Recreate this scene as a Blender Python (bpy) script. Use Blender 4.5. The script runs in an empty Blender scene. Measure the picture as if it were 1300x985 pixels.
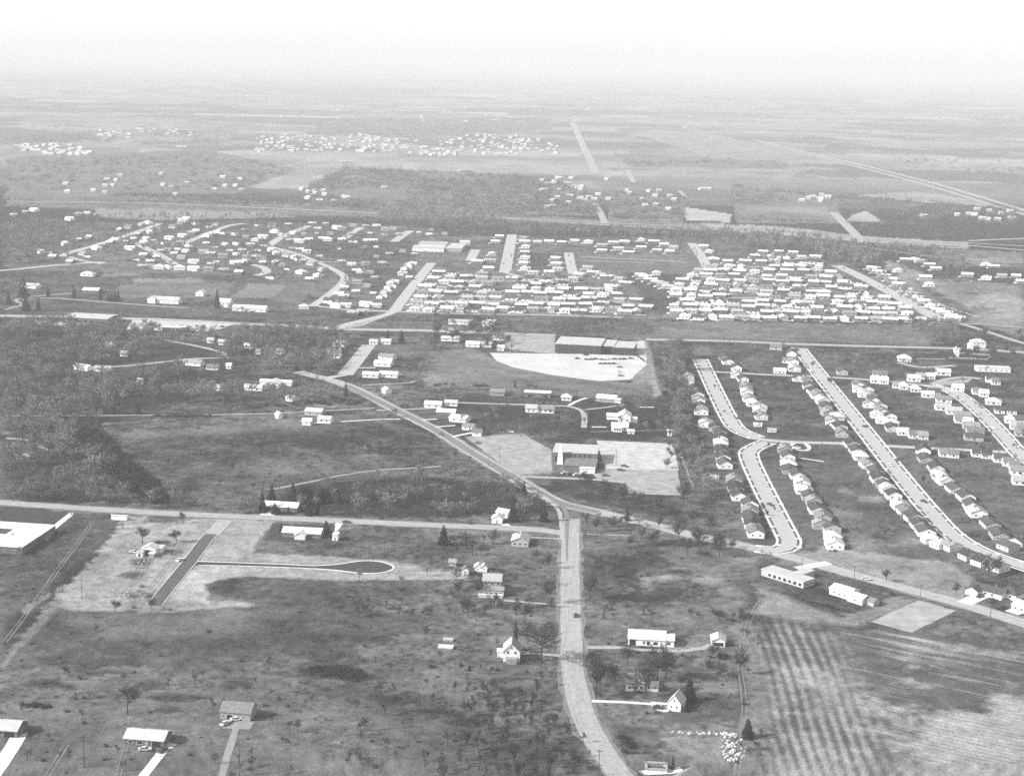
import bpy, math, random
import numpy as np
from mathutils import Vector, Matrix

random.seed(7)
RS = np.random.RandomState(7)
C = bpy.context.scene.collection
SC = bpy.context.scene

# ------------------------------------------------------------------ camera: aeroplane at 240 m
F, HT, CX, CY, YH = 2000.0, 240.0, 650.0, 492.5, 76.0
PITCH = math.atan((CY - YH) / F)
ROLL = math.radians(1.3)
cr, sr = math.cos(ROLL), math.sin(ROLL)
cp, sp = math.cos(PITCH), math.sin(PITCH)

def P(px, py, z=0.0):
    """ground point seen at photo pixel (px, py)"""
    a, b = px - CX, py - CY
    a, b = a * cr + b * sr, -a * sr + b * cr
    x, y = a / F, -b / F
    d = Vector((x, cp + y * sp, -sp + y * cp))
    t = (z - HT) / d.z
    return Vector((d.x * t, d.y * t, z))

def PX(X, Y, Z=0.0):
    """photo pixel of world points (arrays)"""
    zc = Z - HT
    depth = Y * cp - zc * sp
    up = Y * sp + zc * cp
    a, b = F * X / depth, -F * up / depth
    return CX + a * cr - b * sr, CY + a * sr + b * cr

def mpp(px, py):
    """metres per photo pixel across the view, at ground pixel"""
    p = P(px, py)
    return math.sqrt(p.x ** 2 + p.y ** 2 + HT ** 2) / F

cam = bpy.data.cameras.new('camera'); co = bpy.data.objects.new('camera', cam); C.objects.link(co)
cam.sensor_fit = 'HORIZONTAL'; cam.sensor_width = 36.0; cam.lens = 36.0 * F / 1300.0
cam.clip_start = 1.0; cam.clip_end = 200000.0
co.matrix_world = Matrix.Translation((0, 0, HT)) @ Matrix.Rotation(math.pi / 2 - PITCH, 4, 'X') @ Matrix.Rotation(ROLL, 4, 'Z')
SC.camera = co

# ------------------------------------------------------------------ light
BETA = 1.25e-4
SUN_E, SKY_S, EXPO, VEIL = 4.2, 0.12, 0.68, 0.52
EL = math.radians(33.0)
SH = Vector((1.0, 0.33, 0)).normalized()          # the way shadows fall
sdir = Vector((SH.x * math.cos(EL), SH.y * math.cos(EL), -math.sin(EL)))
sl = bpy.data.lights.new('sun', 'SUN'); sl.energy = SUN_E; sl.angle = math.radians(0.5); sl.color = (1.0, 0.992, 0.98)
so = bpy.data.objects.new('sun', sl); C.objects.link(so)
so.rotation_euler = sdir.to_track_quat('-Z', 'Y').to_euler(); so.location = (-300, -100, 400)
w = bpy.data.worlds.new('World'); SC.world = w; w.use_nodes = True
nt = w.node_tree; nt.nodes.clear()
out = nt.nodes.new('ShaderNodeOutputWorld'); bg = nt.nodes.new('ShaderNodeBackground')
sky = nt.nodes.new('ShaderNodeTexSky'); sky.sky_type = 'NISHITA'; sky.sun_disc = False
sky.sun_elevation = EL; sky.sun_rotation = math.atan2(-SH.x, -SH.y)
sky.dust_density = 4.0; sky.air_density = 1.0; sky.altitude = 250
bw = nt.nodes.new('ShaderNodeRGBToBW'); bg.inputs[1].default_value = SKY_S
# a milky spring sky: the clear sky in grey plus a white veil that thickens towards the horizon
tcw = nt.nodes.new('ShaderNodeTexCoord'); sx = nt.nodes.new('ShaderNodeSeparateXYZ'); veil = nt.nodes.new('ShaderNodeMapRange'); veil.interpolation_type = 'SMOOTHSTEP'
veil.inputs[1].default_value = 0.02; veil.inputs[2].default_value = 0.5; veil.inputs[3].default_value = VEIL / SKY_S; veil.inputs[4].default_value = 0.6
addw = nt.nodes.new('ShaderNodeMath'); addw.operation = 'ADD'
nt.links.new(tcw.outputs['Generated'], sx.inputs[0]); nt.links.new(sx.outputs[2], veil.inputs[0])
nt.links.new(sky.outputs[0], bw.inputs[0]); nt.links.new(bw.outputs[0], addw.inputs[0]); nt.links.new(veil.outputs[0], addw.inputs[1])
nt.links.new(addw.outputs[0], bg.inputs[0]); nt.links.new(bg.outputs[0], out.inputs[0])
SC.view_settings.view_transform = 'Standard'; SC.view_settings.look = 'None'
SC.view_settings.exposure = EXPO; SC.view_settings.gamma = 1.0; SC.view_settings.use_curve_mapping = False
SC.render.engine = 'CYCLES'
SC.cycles.max_bounces = 5; SC.cycles.diffuse_bounces = 2; SC.cycles.volume_bounces = 2
SC.cycles.use_denoising = False
SC.render.film_transparent = False

# ------------------------------------------------------------------ materials (a black and white world)
KG, HZ = 1.66, 0.84      # what a white ground and the far haze come out as, linear
def lin(v):
    v = v / 255.0
    return np.where(v <= 0.04045, v / 12.92, ((v + 0.055) / 1.055) ** 2.4)

def alb(tone, dist):
    T = np.exp(-BETA * dist)
    return np.clip((lin(tone) - HZ * (1 - T)) / T / KG, 0.028, 0.6)

MATS = {}
def mat(name, a, amp=0.22, scale=0.6, rough=0.9, rnd=0.0, spec=0.2):
    if name in MATS: return MATS[name]
    m = bpy.data.materials.new(name); m.use_nodes = True; t = m.node_tree; N = t.nodes; L = t.links
    b = N['Principled BSDF']; b.inputs['Roughness'].default_value = rough; b.inputs['Specular IOR Level'].default_value = spec
    tc = N.new('ShaderNodeTexCoord'); nz = N.new('ShaderNodeTexNoise'); nz.inputs['Scale'].default_value = scale
    nz.inputs['Detail'].default_value = 6; nz.inputs['Roughness'].default_value = 0.65
    L.new(tc.outputs['Object'], nz.inputs['Vector'])
    mr = N.new('ShaderNodeMapRange'); mr.inputs[1].default_value = 0.3; mr.inputs[2].default_value = 0.7
    mr.inputs[3].default_value = a * (1 - amp); mr.inputs[4].default_value = a * (1 + amp)
    L.new(nz.outputs[0], mr.inputs[0]); last = mr.outputs[0]
    if rnd:
        oi = N.new('ShaderNodeObjectInfo'); m2 = N.new('ShaderNodeMapRange')
        m2.inputs[3].default_value = 1 - rnd; m2.inputs[4].default_value = 1 + rnd
        L.new(oi.outputs['Random'], m2.inputs[0]); mm = N.new('ShaderNodeMath'); mm.operation = 'MULTIPLY'
        L.new(last, mm.inputs[0]); L.new(m2.outputs[0], mm.inputs[1]); last = mm.outputs[0]
    cb = N.new('ShaderNodeCombineColor')
    for i in range(3): L.new(last, cb.inputs[i])
    L.new(cb.outputs[0], b.inputs['Base Color'])
    MATS[name] = m
    return m

def roadmat(name, a, streak=0.25):
    """worn road: uv.x runs across (-1..1), uv.y along in metres"""
    m = bpy.data.materials.new(name); m.use_nodes = True; t = m.node_tree; N = t.nodes; L = t.links
    b = N['Principled BSDF']; b.inputs['Roughness'].default_value = 0.95; b.inputs['Specular IOR Level'].default_value = 0.1
    uv = N.new('ShaderNodeUVMap'); mp = N.new('ShaderNodeMapping'); mp.inputs['Scale'].default_value = (5.5, 0.02, 1)
    L.new(uv.outputs[0], mp.inputs[0])
    n1 = N.new('ShaderNodeTexNoise'); n1.inputs['Scale'].default_value = 1.6; n1.inputs['Detail'].default_value = 5
    L.new(mp.outputs[0], n1.inputs['Vector'])
    tc = N.new('ShaderNodeTexCoord'); n2 = N.new('ShaderNodeTexNoise'); n2.inputs['Scale'].default_value = 0.35; n2.inputs['Detail'].default_value = 7
    n2.inputs['Roughness'].default_value = 0.7
    L.new(tc.outputs['Object'], n2.inputs['Vector'])
    ad = N.new('ShaderNodeMath'); ad.operation = 'ADD'; L.new(n1.outputs[0], ad.inputs[0]); L.new(n2.outputs[0], ad.inputs[1])
    mr = N.new('ShaderNodeMapRange'); mr.inputs[1].default_value = 0.65; mr.inputs[2].default_value = 1.35
    mr.inputs[3].default_value = a * (1 - streak); mr.inputs[4].default_value = a * (1 + streak)
    L.new(ad.outputs[0], mr.inputs[0])
    cb = N.new('ShaderNodeCombineColor')
    for i in range(3): L.new(mr.outputs[0], cb.inputs[i])
    L.new(cb.outputs[0], b.inputs['Base Color'])
    MATS[name] = m
    return m

roadmat('gravel road', 0.31, 0.36); roadmat('grassy gravel', 0.17, 0.5); roadmat('worn asphalt', 0.17, 0.25); roadmat('new asphalt', 0.05, 0.4); roadmat('dusty asphalt', 0.085, 0.45)
roadmat('concrete street', 0.37, 0.12); roadmat('pale concrete', 0.55, 0.12); roadmat('dirt track', 0.24, 0.35)
roadmat('shoulder gravel', 0.33, 0.3); roadmat('far road', 0.3, 0.1)
mat('white paint', 0.8, 0.06, 0.8, 0.6, 0.0); mat('siding', 0.72, 0.08, 0.8, 0.7, 0.16); mat('pale brick', 0.36, 0.15, 1.5, 0.9, 0.2)
mat('black brick', 0.045, 0.3, 1.5, 0.9); mat('dark brick', 0.12, 0.25, 1.5, 0.9, 0.15); mat('grey boards', 0.26, 0.3, 1.2, 0.9)
mat('dark shingle', 0.055, 0.3, 0.9, 0.85, 0.35); mat('grey shingle', 0.2, 0.25, 0.9, 0.85, 0.3); mat('pale shingle', 0.36, 0.15, 0.7, 0.8, 0.25)
mat('white roof', 0.6, 0.1, 0.5, 0.7, 0.15); mat('tar roof', 0.16, 0.3, 0.3, 0.9); mat('gravel roof', 0.42, 0.18, 0.3, 0.95)
mat('window glass', 0.03, 0.2, 1.0, 0.15, 0, 0.5); mat('dark opening', 0.02, 0.2, 1.0, 0.9); mat('tyre rubber', 0.03, 0.2)
mat('brick red', 0.15, 0.2, 3.0); mat('bark', 0.045, 0.3, 0.8, 0.95, 0.2); mat('twigs', 0.06, 0.25, 0.5, 0.95, 0.25)
mat('needles', 0.02, 0.4, 0.6, 0.95, 0.25); mat('brush twigs', 0.045, 0.35, 0.3, 0.95, 0.3); mat('wood twigs', 0.17, 0.55, 0.03, 0.95)
mat('dark wood twigs', 0.03, 0.4, 0.03, 0.95)
mat('far tree', 0.11, 0.4, 0.01, 0.95); mat('pole wood', 0.07, 0.2); mat('kerb', 0.6, 0.1, 0.5)
mat('car paint light', 0.7, 0.05, 0.5, 0.3, 0.25, 0.5); mat('car paint dark', 0.06, 0.1, 0.5, 0.3, 0.5, 0.5)
mat('bright sand', 0.47, 0.14, 0.05); mat('pale stones', 0.5, 0.35, 1.0); mat('grey gravel', 0.27, 0.35, 0.15); mat('white gravel', 0.41, 0.3, 0.15)
mat('verge grass', 0.07, 0.3, 0.3); mat('lush lawn', 0.04, 0.3, 0.15); mat('bare soil', 0.3, 0.3, 0.15); mat('far plaster', 0.42, 0.5, 0.02); mat('metal grey', 0.3, 0.2)

# ------------------------------------------------------------------ mesh builder
class MB:
    def __init__(s): s.v = []; s.f = []; s.m = []; s.uv = None
    def face(s, pts, m=0):
        i = len(s.v); s.v += [tuple(p) for p in pts]; s.f.append(tuple(range(i, i + len(pts)))); s.m.append(m); return s
    def box(s, x0, x1, y0, y1, z0, z1, m=0):
        i = len(s.v)
        s.v += [(x0,y0,z0),(x1,y0,z0),(x1,y1,z0),(x0,y1,z0),(x0,y0,z1),(x1,y0,z1),(x1,y1,z1),(x0,y1,z1)]
        for q in ((3,2,1,0),(4,5,6,7),(0,1,5,4),(1,2,6,5),(2,3,7,6),(3,0,4,7)):
            s.f.append(tuple(i + k for k in q)); s.m.append(m)
        return s
    def hull(s, bot, top, m=0):
        """loft between two polygons of the same length, capped"""
        i = len(s.v); n = len(bot); s.v += [tuple(p) for p in bot] + [tuple(p) for p in top]
        s.f.append(tuple(i + k for k in reversed(range(n)))); s.f.append(tuple(i + n + k for k in range(n))); s.m += [m, m]
        for k in range(n):
            j = (k + 1) % n; s.f.append((i + k, i + j, i + n + j, i + n + k)); s.m.append(m)
        return s
    def tube(s, a, b, r0, r1, n=5, m=0):
        a = Vector(a); b = Vector(b); d = (b - a).normalized()
        u = d.orthogonal().normalized(); v = d.cross(u)
        ring = lambda c, r: [c + u * r * math.cos(2*math.pi*k/n) + v * r * math.sin(2*math.pi*k/n) for k in range(n)]
        return s.hull(ring(a, r0), ring(b, r1), m)
    def mesh(s, name, mats, smooth=False):
        me = bpy.data.meshes.new(name); me.from_pydata(s.v, [], s.f)
        for k in (mats if isinstance(mats, (list, tuple)) else [mats]): me.materials.append(MATS[k])
        me.polygons.foreach_set('material_index', s.m)
        if smooth: me.polygons.foreach_set('use_smooth', [True] * len(s.f))
        me.update(); return me

def np_mesh(name, V, Q, m, M=None):
    """mesh from numpy arrays of vertices and quads"""
    me = bpy.data.meshes.new(name); n, k = Q.shape
    me.vertices.add(len(V)); me.vertices.foreach_set('co', V.astype(np.float32).ravel())
    me.loops.add(n * k); me.loops.foreach_set('vertex_index', Q.astype(np.int32).ravel())
    me.polygons.add(n); me.polygons.foreach_set('loop_start', np.arange(0, n * k, k, dtype=np.int32))
    for a in (m if isinstance(m, (list, tuple)) else [m]): me.materials.append(MATS[a])
    if M is not None: me.polygons.foreach_set('material_index', M.astype(np.int32))
    me.update(calc_edges=True); me.validate(); return me

def link(name, me, parent=None, loc=None, rot=0.0):
    o = bpy.data.objects.new(name, me); C.objects.link(o)
    if parent: o.parent = parent
    if loc is not None: o.location = loc
    if rot: o.rotation_euler = (0, 0, rot)
    return o

def tag(o, label, cat, group=None):
    o['label'] = label; o['category'] = cat
    if group: o['group'] = group
    return o

def struct(o, kind='structure', label=None):
    o['kind'] = kind
    if label: o['label'] = label
    return o

def copy_tree(o, parent=None, loc=None, rot=None, sc=None):
    c = o.copy(); C.objects.link(c)
    if parent is not None: c.parent = parent
    if loc is not None: c.location = loc
    if rot is not None: c.rotation_euler = (0, 0, rot)
    if sc is not None: c.scale = sc if isinstance(sc, (tuple, list)) else (sc, sc, sc)
    for k in ('label', 'category', 'group'):
        if k in c and parent is None: del c[k]
    for ch in o.children: copy_tree(ch, c)
    return c

ORD = ('first second third fourth fifth sixth seventh eighth ninth tenth eleventh twelfth thirteenth fourteenth fifteenth '
       'sixteenth seventeenth eighteenth nineteenth twentieth').split()
def ordn(i): return ORD[i] if i < 20 else 'twenty-' + ORD[i - 20]

# ------------------------------------------------------------------ noise and polygons
def vnoise(x, y, seed=0):
    xi = np.floor(x).astype(np.int64); yi = np.floor(y).astype(np.int64); xf = x - xi; yf = y - yi
    def h(a, b):
        n = (a * 374761393 + b * 668265263 + seed * 1442695041) & 0xffffffff
        n = ((n ^ (n >> 13)) * 1274126177) & 0xffffffff
        return ((n ^ (n >> 16)) & 0xffff) / 65535.0
    u = xf * xf * (3 - 2 * xf); v = yf * yf * (3 - 2 * yf)
    return (h(xi, yi) * (1 - u) + h(xi + 1, yi) * u) * (1 - v) + (h(xi, yi + 1) * (1 - u) + h(xi + 1, yi + 1) * u) * v

def fbm(x, y, seed=0, o=4, g=0.55):
    s = 0; a = 1; t = 0
    for k in range(o):
        s = s + a * vnoise(x * 2 ** k, y * 2 ** k, seed + k * 17); t += a; a *= g
    return s / t

def inpoly(x, y, poly):
    r = np.zeros(x.shape, bool); n = len(poly)
    for i in range(n):
        x0, y0 = poly[i]; x1, y1 = poly[(i + 1) % n]
        if y0 == y1: continue
        c = (y0 > y) != (y1 > y)
        r ^= c & (x < (x1 - x0) * (y - y0) / (y1 - y0) + x0)
    return r

def smooth(pts, step=6.0, closed=False):
    """Catmull-Rom through world points"""
    pts = [Vector(p) for p in pts]; n = len(pts); o = []
    for i in range(n if closed else n - 1):
        g = (lambda k: pts[k % n]) if closed else (lambda k: pts[max(0, min(n - 1, k))])
        a, b, c, d = g(i - 1), g(i), g(i + 1), g(i + 2)
        m = max(1, int((c - b).length / step))
        for j in range(m):
            t = j / m
            o.append(0.5 * ((2 * b) + (c - a) * t + (2 * a - 5 * b + 4 * c - d) * t * t + (3 * b - a - 3 * c + d) * t ** 3))
    if not closed: o.append(pts[-1])
    return o

ZN = [0]
def ribbon(name, path, width, m, z=0.06, off=0.0, wob=0.0, thick=0.0, kind='structure', step=6.0, world=False, wid=None):
    """road strip along pixel points; width in metres"""
    pts = path if world else smooth([P(*p) for p in path], step)
    ZN[0] += 1; z = z + .0011 * (ZN[0] % 41)
    V = []; Fc = []; UV = []; d = 0.0; n = len(pts)
    for i, p in enumerate(pts):
        t = (pts[min(n - 1, i + 1)] - pts[max(0, i - 1)]); t.z = 0; t.normalize(); nr = Vector((-t.y, t.x, 0))
        if i: d += (p - pts[i - 1]).length
        ww = width if wid is None else width + (wid - width) * i / max(1, n - 1)
        wl = ww / 2 + wob * (random.random() - .5); wr = ww / 2 + wob * (random.random() - .5)
        for s, u in ((off - wr, -1), (off, 0), (off + wl, 1)):
            q = p + nr * s; V.append((q.x, q.y, z)); UV.append((u, d))
    for i in range(n - 1):
        for k in (0, 1): Fc.append((3*i + k + 1, 3*i + k, 3*i + k + 3, 3*i + k + 4))
    if thick:
        b = len(V); V += [(x, y, zz - thick) for x, y, zz in V]; UV += UV
        for i in range(n - 1):
            Fc.append((3*i, b + 3*i, b + 3*i + 3, 3*i + 3)); Fc.append((3*i + 2, 3*i + 5, b + 3*i + 5, b + 3*i + 2))
        Fc.append((0, 1, b + 1, b)); Fc.append((1, 2, b + 2, b + 1))
        e = 3 * (n - 1); Fc.append((e, b + e, b + e + 1, e + 1)); Fc.append((e + 1, b + e + 1, b + e + 2, e + 2))
    me = bpy.data.meshes.new(name); me.from_pydata(V, [], Fc); me.materials.append(MATS[m])
    uv = me.uv_layers.new(name='UVMap')
    li = np.empty(len(me.loops), np.int32); me.loops.foreach_get('vertex_index', li)
    uv.data.foreach_set('uv', np.array(UV, np.float32)[li].ravel())
    return struct(link(name, me), kind)

def sheet(name, poly, m, z=0.03, rag=0.0, kind='structure', world=False):
    """flat patch of ground traced in pixels, edge broken up by rag metres"""
    pts = [Vector(p) for p in poly] if world else [P(*p) for p in poly]
    ZN[0] += 1; z = z + .0011 * (ZN[0] % 41)
    o = []
    for i, p in enumerate(pts):
        q = pts[(i + 1) % len(pts)]; k = max(1, int((q - p).length / 4)) if rag else 1
        for j in range(k):
            r = p.lerp(q, j / k)
            if rag and j: r = r + Vector((random.uniform(-rag, rag), random.uniform(-rag, rag), 0))
            o.append((r.x, r.y, z))
    me = bpy.data.meshes.new(name); me.from_pydata(o, [], [tuple(range(len(o)))]); me.materials.append(MATS[m])
    uv = me.uv_layers.new(name='UVMap')
    if me.polygons[0].normal.z < 0: me.flip_normals()
    return struct(link(name, me), kind)
# ------------------------------------------------------------------ the ground: one sheet to the horizon, soil and grass tones as an attribute
def build_ground():
    v = np.concatenate([np.geomspace(7.5, 60, 70)[:-1], np.geomspace(60, 200, 150)[:-1], np.arange(200, 925, 1.25), np.geomspace(925, 1700, 60)])
    u = np.concatenate([np.linspace(-2200, -720, 60)[:-1], np.arange(-720, 720, 1.7), np.linspace(720, 2200, 60)[1:]])
    Vv, Uu = np.meshgrid(v, u, indexing='ij')
    Y = HT * F / Vv; X = Uu * HT / Vv
    x, y = X.ravel(), Y.ravel()
    px, py = PX(x, y); dist = np.sqrt(x * x + y * y + HT * HT)
    n_big = fbm(x / 60, y / 60, 3, 5) - .5; n_med = fbm(x / 14, y / 14, 5, 4) - .5; n_fine = fbm(x / 3.2, y / 3.2, 9, 3) - .5
    n_str = fbm(x / 55, (y + .12 * x) / 5, 11, 4) - .5
    n_tuft = np.clip(fbm(x / 2.0, y / 2.0, 15, 2) - .56, 0, 1)       # dark tussocks
    n_patch = fbm(x / 30, y / 22, 19, 4) - .5
    tone = 128 + 26 * n_big + 50 * n_med + 46 * n_fine + 24 * n_str + 34 * n_patch - 90 * n_tuft
    # jittered pixel coordinates, so that traced edges come out ragged like vegetation
    def jx(a): return px + a * 2 * (n_med + .8 * n_fine) * 2, py + a * (n_big * 1.2 + n_fine) * 1.2
    def paint(t, poly, j=3.0, amp=1.0, strength=1.0):
        X0 = [p[0] for p in poly]; Y0 = [p[1] for p in poly]
        s = (px > min(X0) - 20) & (px < max(X0) + 20) & (py > min(Y0) - 12) & (py < max(Y0) + 12)
        idx = np.nonzero(s)[0]
        if not len(idx): return
        qx, qy = jx(j)
        wgt = np.zeros(len(idx))
        for ox, oy in ((-.6, -.3), (.6, -.3), (0, .5)):
            wgt += inpoly(qx[idx] + ox * j, qy[idx] + oy * j * .6, poly)
        wgt *= strength / 3.0
        tt = t + (15 if t < 130 else 4) + amp * (20 * n_big[idx] + 36 * n_med[idx] + 28 * n_fine[idx] + 30 * n_patch[idx] - 45 * n_tuft[idx])
        tone[idx] = tone[idx] * (1 - wgt) + tt * wgt
    def ell(cx, cy, rx, ry, n=24): return [(cx + rx * math.cos(k * 2 * math.pi / n), cy + ry * math.sin(k * 2 * math.pi / n)) for k in range(n)]
    # ---- foreground meadows
    paint(116, [(8, 890), (150, 890), (330, 860), (430, 985), (8, 1000)], 8)
    paint(99, [(8, 775), (200, 772), (400, 760), (560, 790), (420, 840), (120, 860), (8, 850)], 8)
    paint(120, [(460, 845), (700, 850), (700, 880), (480, 880)], 8, 1.6)
    paint(104, [(420, 870), (560, 880), (700, 940), (700, 1000), (560, 1000), (480, 930)], 12)
    paint(84, ell(420, 853, 42, 9), 4); paint(80, ell(452, 858, 18, 7), 3)
    for c in ((195, 870, 24, 6), (80, 838, 40, 5), (130, 850, 34, 4), (60, 868, 30, 4), (300, 868, 20, 5), (225, 885, 40, 5), (505, 888, 30, 6), (545, 905, 40, 6), (590, 915, 30, 5)): paint(86, ell(*c), 5)
    for c in ((60, 852, 36, 3), (110, 865, 40, 3), (160, 850, 40, 3), (560, 862, 50, 4), (640, 866, 46, 4), (690, 848, 26, 3), (480, 845, 30, 3)): paint(138, ell(*c), 5)
    paint(88, [(8, 790), (70, 735), (150, 655), (172, 655), (90, 745), (8, 825)], 5)
    paint(142, [(5, 838), (55, 775), (75, 752), (84, 758), (55, 792), (5, 850)], 3); paint(150, [(28, 775), (60, 750), (66, 753), (35, 780)], 3)
    paint(110, [(75, 790), (160, 772), (320, 775), (330, 800), (120, 815)], 6)
    # ---- construction site and its bare soil
    paint(172, [(163, 655), (287, 658), (255, 700), (205, 765), (150, 770), (80, 768), (70, 757), (100, 725), (130, 690)], 4, 1.5)
    paint(176, [(284, 657), (352, 660), (326, 692), (318, 702), (300, 713), (252, 712)], 3)
    paint(182, [(245, 718), (430, 722), (500, 728), (560, 722), (586, 726), (600, 735), (430, 737), (320, 733), (270, 744), (262, 764), (300, 768), (205, 769), (198, 770)], 3, 1.2)
    paint(172, [(300, 713), (322, 702), (440, 708), (505, 712), (560, 722), (500, 728), (430, 719)], 4, 1.2)
    paint(168, [(60, 765), (200, 762), (310, 765), (330, 770), (190, 778), (80, 772)], 4, 1.5)
    paint(92, ell(325, 747, 64, 15), 3); paint(104, [(300, 736), (430, 736), (430, 765), (320, 765)], 5)
    paint(118, ell(222, 702, 12, 4), 5); paint(104, ell(184, 714, 14, 6), 6, 2); paint(104, ell(172, 729, 17, 5), 6, 2); paint(128, ell(178, 752, 26, 6), 6, 3.5); paint(190, ell(150, 762, 30, 4), 5, 2)
    paint(120, ell(208, 690, 12, 3), 5); paint(110, [(190, 655), (240, 656), (245, 664), (180, 664)], 4)
    paint(80, [(8, 644), (90, 651), (68, 668), (8, 662)], 2); paint(105, [(90, 652), (160, 655), (120, 700), (60, 740), (8, 790), (8, 702), (60, 690)], 5)
    # ---- middle fields
    paint(112, [(140, 550), (380, 530), (480, 532), (560, 558), (612, 592), (480, 602), (330, 645), (212, 636), (190, 600)], 5, 1.3)
    paint(140, [(140, 552), (250, 541), (385, 529), (388, 540), (300, 548), (190, 556), (150, 562)], 4); paint(136, [(375, 570), (395, 566), (440, 598), (410, 602)], 5, 1, .7)
    paint(98, [(330, 548), (480, 540), (560, 560), (560, 580), (420, 575)], 6, 1.3); paint(80, [(380, 612), (520, 605), (690, 612), (690, 655), (480, 655), (330, 648)], 8, 1.3)
    paint(120, [(60, 528), (140, 530), (140, 545), (95, 545)], 5, 1.5); paint(135, [(60, 500), (110, 505), (120, 520), (85, 518)], 4); paint(90, [(8, 420), (110, 420), (300, 510), (200, 512), (110, 545), (200, 640), (8, 640)], 8)
    paint(110, [(8, 548), (60, 556), (60, 585), (8, 590)], 6, 2.4); paint(64, [(100, 552), (125, 556), (202, 625), (190, 640), (150, 610), (112, 575)], 3)
    paint(112, [(215, 478), (335, 478), (360, 500), (240, 512)], 5); paint(134, [(224, 494), (270, 490), (300, 494), (240, 499)], 3); paint(100, [(110, 470), (240, 440), (330, 450), (330, 480), (150, 495)], 6)
    paint(138, [(170, 425), (260, 425), (270, 432), (200, 438)], 4); paint(92, [(490, 535), (590, 530), (640, 560), (600, 565)], 4)
    paint(98, [(540, 505), (690, 505), (850, 520), (850, 560), (660, 550), (600, 545)], 5); paint(96, [(700, 600), (800, 610), (870, 640), (870, 660), (760, 640), (700, 620)], 3)
    paint(84, [(740, 520), (850, 515), (855, 555), (750, 555)], 4); paint(150, [(540, 447), (600, 442), (640, 462), (820, 490), (830, 500), (540, 490)], 3, .8); paint(140, [(640, 478), (740, 480), (835, 500), (760, 505), (640, 498)], 4)
    paint(172, [(812, 433), (822, 434), (840, 500), (830, 505), (822, 470)], 2); paint(160, [(640, 425), (700, 425), (705, 448), (640, 445)], 3, 1.5); paint(160, [(806, 432), (818, 436), (832, 490), (800, 488), (800, 470), (822, 460)], 3)
    paint(168, [(588, 554), (664, 550), (700, 572), (702, 600), (652, 604), (628, 582)], 2, .8)
    paint(150, [(540, 460), (560, 445), (552, 460), (530, 480)], 3); paint(125, [(480, 430), (545, 432), (540, 450), (470, 448)], 5)
    paint(110, [(855, 440), (1010, 440), (1100, 565), (1180, 660), (960, 700), (890, 560)], 4, .9)
    paint(112, [(1030, 445), (1300, 455), (1300, 700), (1190, 660), (1100, 560)], 4, .9); paint(84, [(855, 500), (880, 500), (900, 600), (870, 600)], 4)
    paint(138, [(865, 440), (900, 440), (905, 450), (870, 455)], 3)
    paint(130, [(950, 447), (985, 448), (980, 458), (950, 458)], 2); paint(150, [(1085, 629), (1120, 631), (1124, 638), (1090, 637)], 2); paint(135, [(1060, 620), (1085, 622), (1090, 632), (1065, 630)], 2); paint(126, [(1060, 646), (1095, 650), (1098, 660), (1060, 655)], 3)
    for k in range(26):          # garden plots behind the houses
        a, b = random.choice(((1080, 640), (1040, 600), (900, 600), (1240, 610), (1230, 530), (1040, 530), (980, 500), (1140, 590)))
        a += random.uniform(-35, 35); b += random.uniform(-45, 45); ww = random.uniform(8, 30)
        paint(random.uniform(84, 138), [(a - ww, b), (a + ww, b + ww * .08), (a + ww + 3, b + 5), (a - ww + 3, b + 4)], 2, .6, .7)
    paint(166, [(985, 703), (1060, 697), (1180, 702), (1228, 728), (1245, 748), (1225, 766), (1100, 730), (1000, 713)], 5, 1.1); paint(108, [(1080, 700), (1180, 692), (1240, 712), (1190, 712)], 4)
    paint(100, [(962, 712), (1120, 740), (1130, 752), (1070, 780), (1020, 762), (950, 730)], 4)
    # ---- fields at the lower edge on the far side of the county road
    paint(116, [(742, 665), (960, 705), (965, 790), (742, 790)], 6, 1.4); paint(92, [(745, 700), (830, 702), (900, 745), (840, 765), (745, 760)], 10, 1.5)
    for c in ((820, 735, 14, 5), (852, 735, 20, 4), (822, 745, 4, 8), (900, 738, 24, 4), (930, 752, 20, 4), (880, 722, 34, 3), (948, 760, 18, 8)): paint(158, ell(*c), 6, 1.4, .8)
    paint(84, ell(860, 690, 40, 4), 4, 1, .6); paint(104, [(940, 735), (1010, 755), (1090, 790), (1160, 805), (1300, 830), (1300, 870), (1180, 860), (1050, 800), (950, 790)], 6, 1.2)
    paint(160, [(960, 745), (985, 752), (1020, 765), (1062, 782), (1120, 770), (1135, 765), (1090, 795), (1010, 785), (960, 775)], 6, 1.2); paint(150, [(1105, 788), (1165, 762), (1132, 757), (1080, 783)], 3)
    # slanting bare streaks
    b0 = P(1040, 800); b1 = P(1300, 850); db = (b1 - b0).normalized(); al = (x - b0.x) * db.x + (y - b0.y) * db.y; pe = -(x - b0.x) * db.y + (y - b0.y) * db.x
    sn = fbm(al / 40, pe / 3.0, 41, 4) + .5 * (fbm(x / 45, y / 45, 43, 3) - .5)
    m = inpoly(px + 12 * n_big, py + 12 * n_big, [(1030, 800), (1120, 800), (1300, 825), (1700, 880), (1700, 1300), (1110, 1300), (1080, 880)])
    fl = np.sin((pe + 6 * fbm(al / 70, pe / 30, 47, 2)) * 2 * math.pi / 2.6); tone[m] = (122 + 210 * np.clip(sn - .5, 0, .4) + 10 * fl + 24 * n_med + 28 * n_fine)[m]
    # plough rows
    pn = fbm(x / 24, y / 24, 31, 4); a0 = P(985, 790); a1 = P(1050, 985); dd = (a1 - a0).normalized()
    dper = (x - a0.x) * -dd.y + (y - a0.y) * dd.x
    rowp = [(950, 790), (1045, 800), (1085, 870), (1130, 985), (1130, 1300), (990, 1300), (975, 900)]
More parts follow.
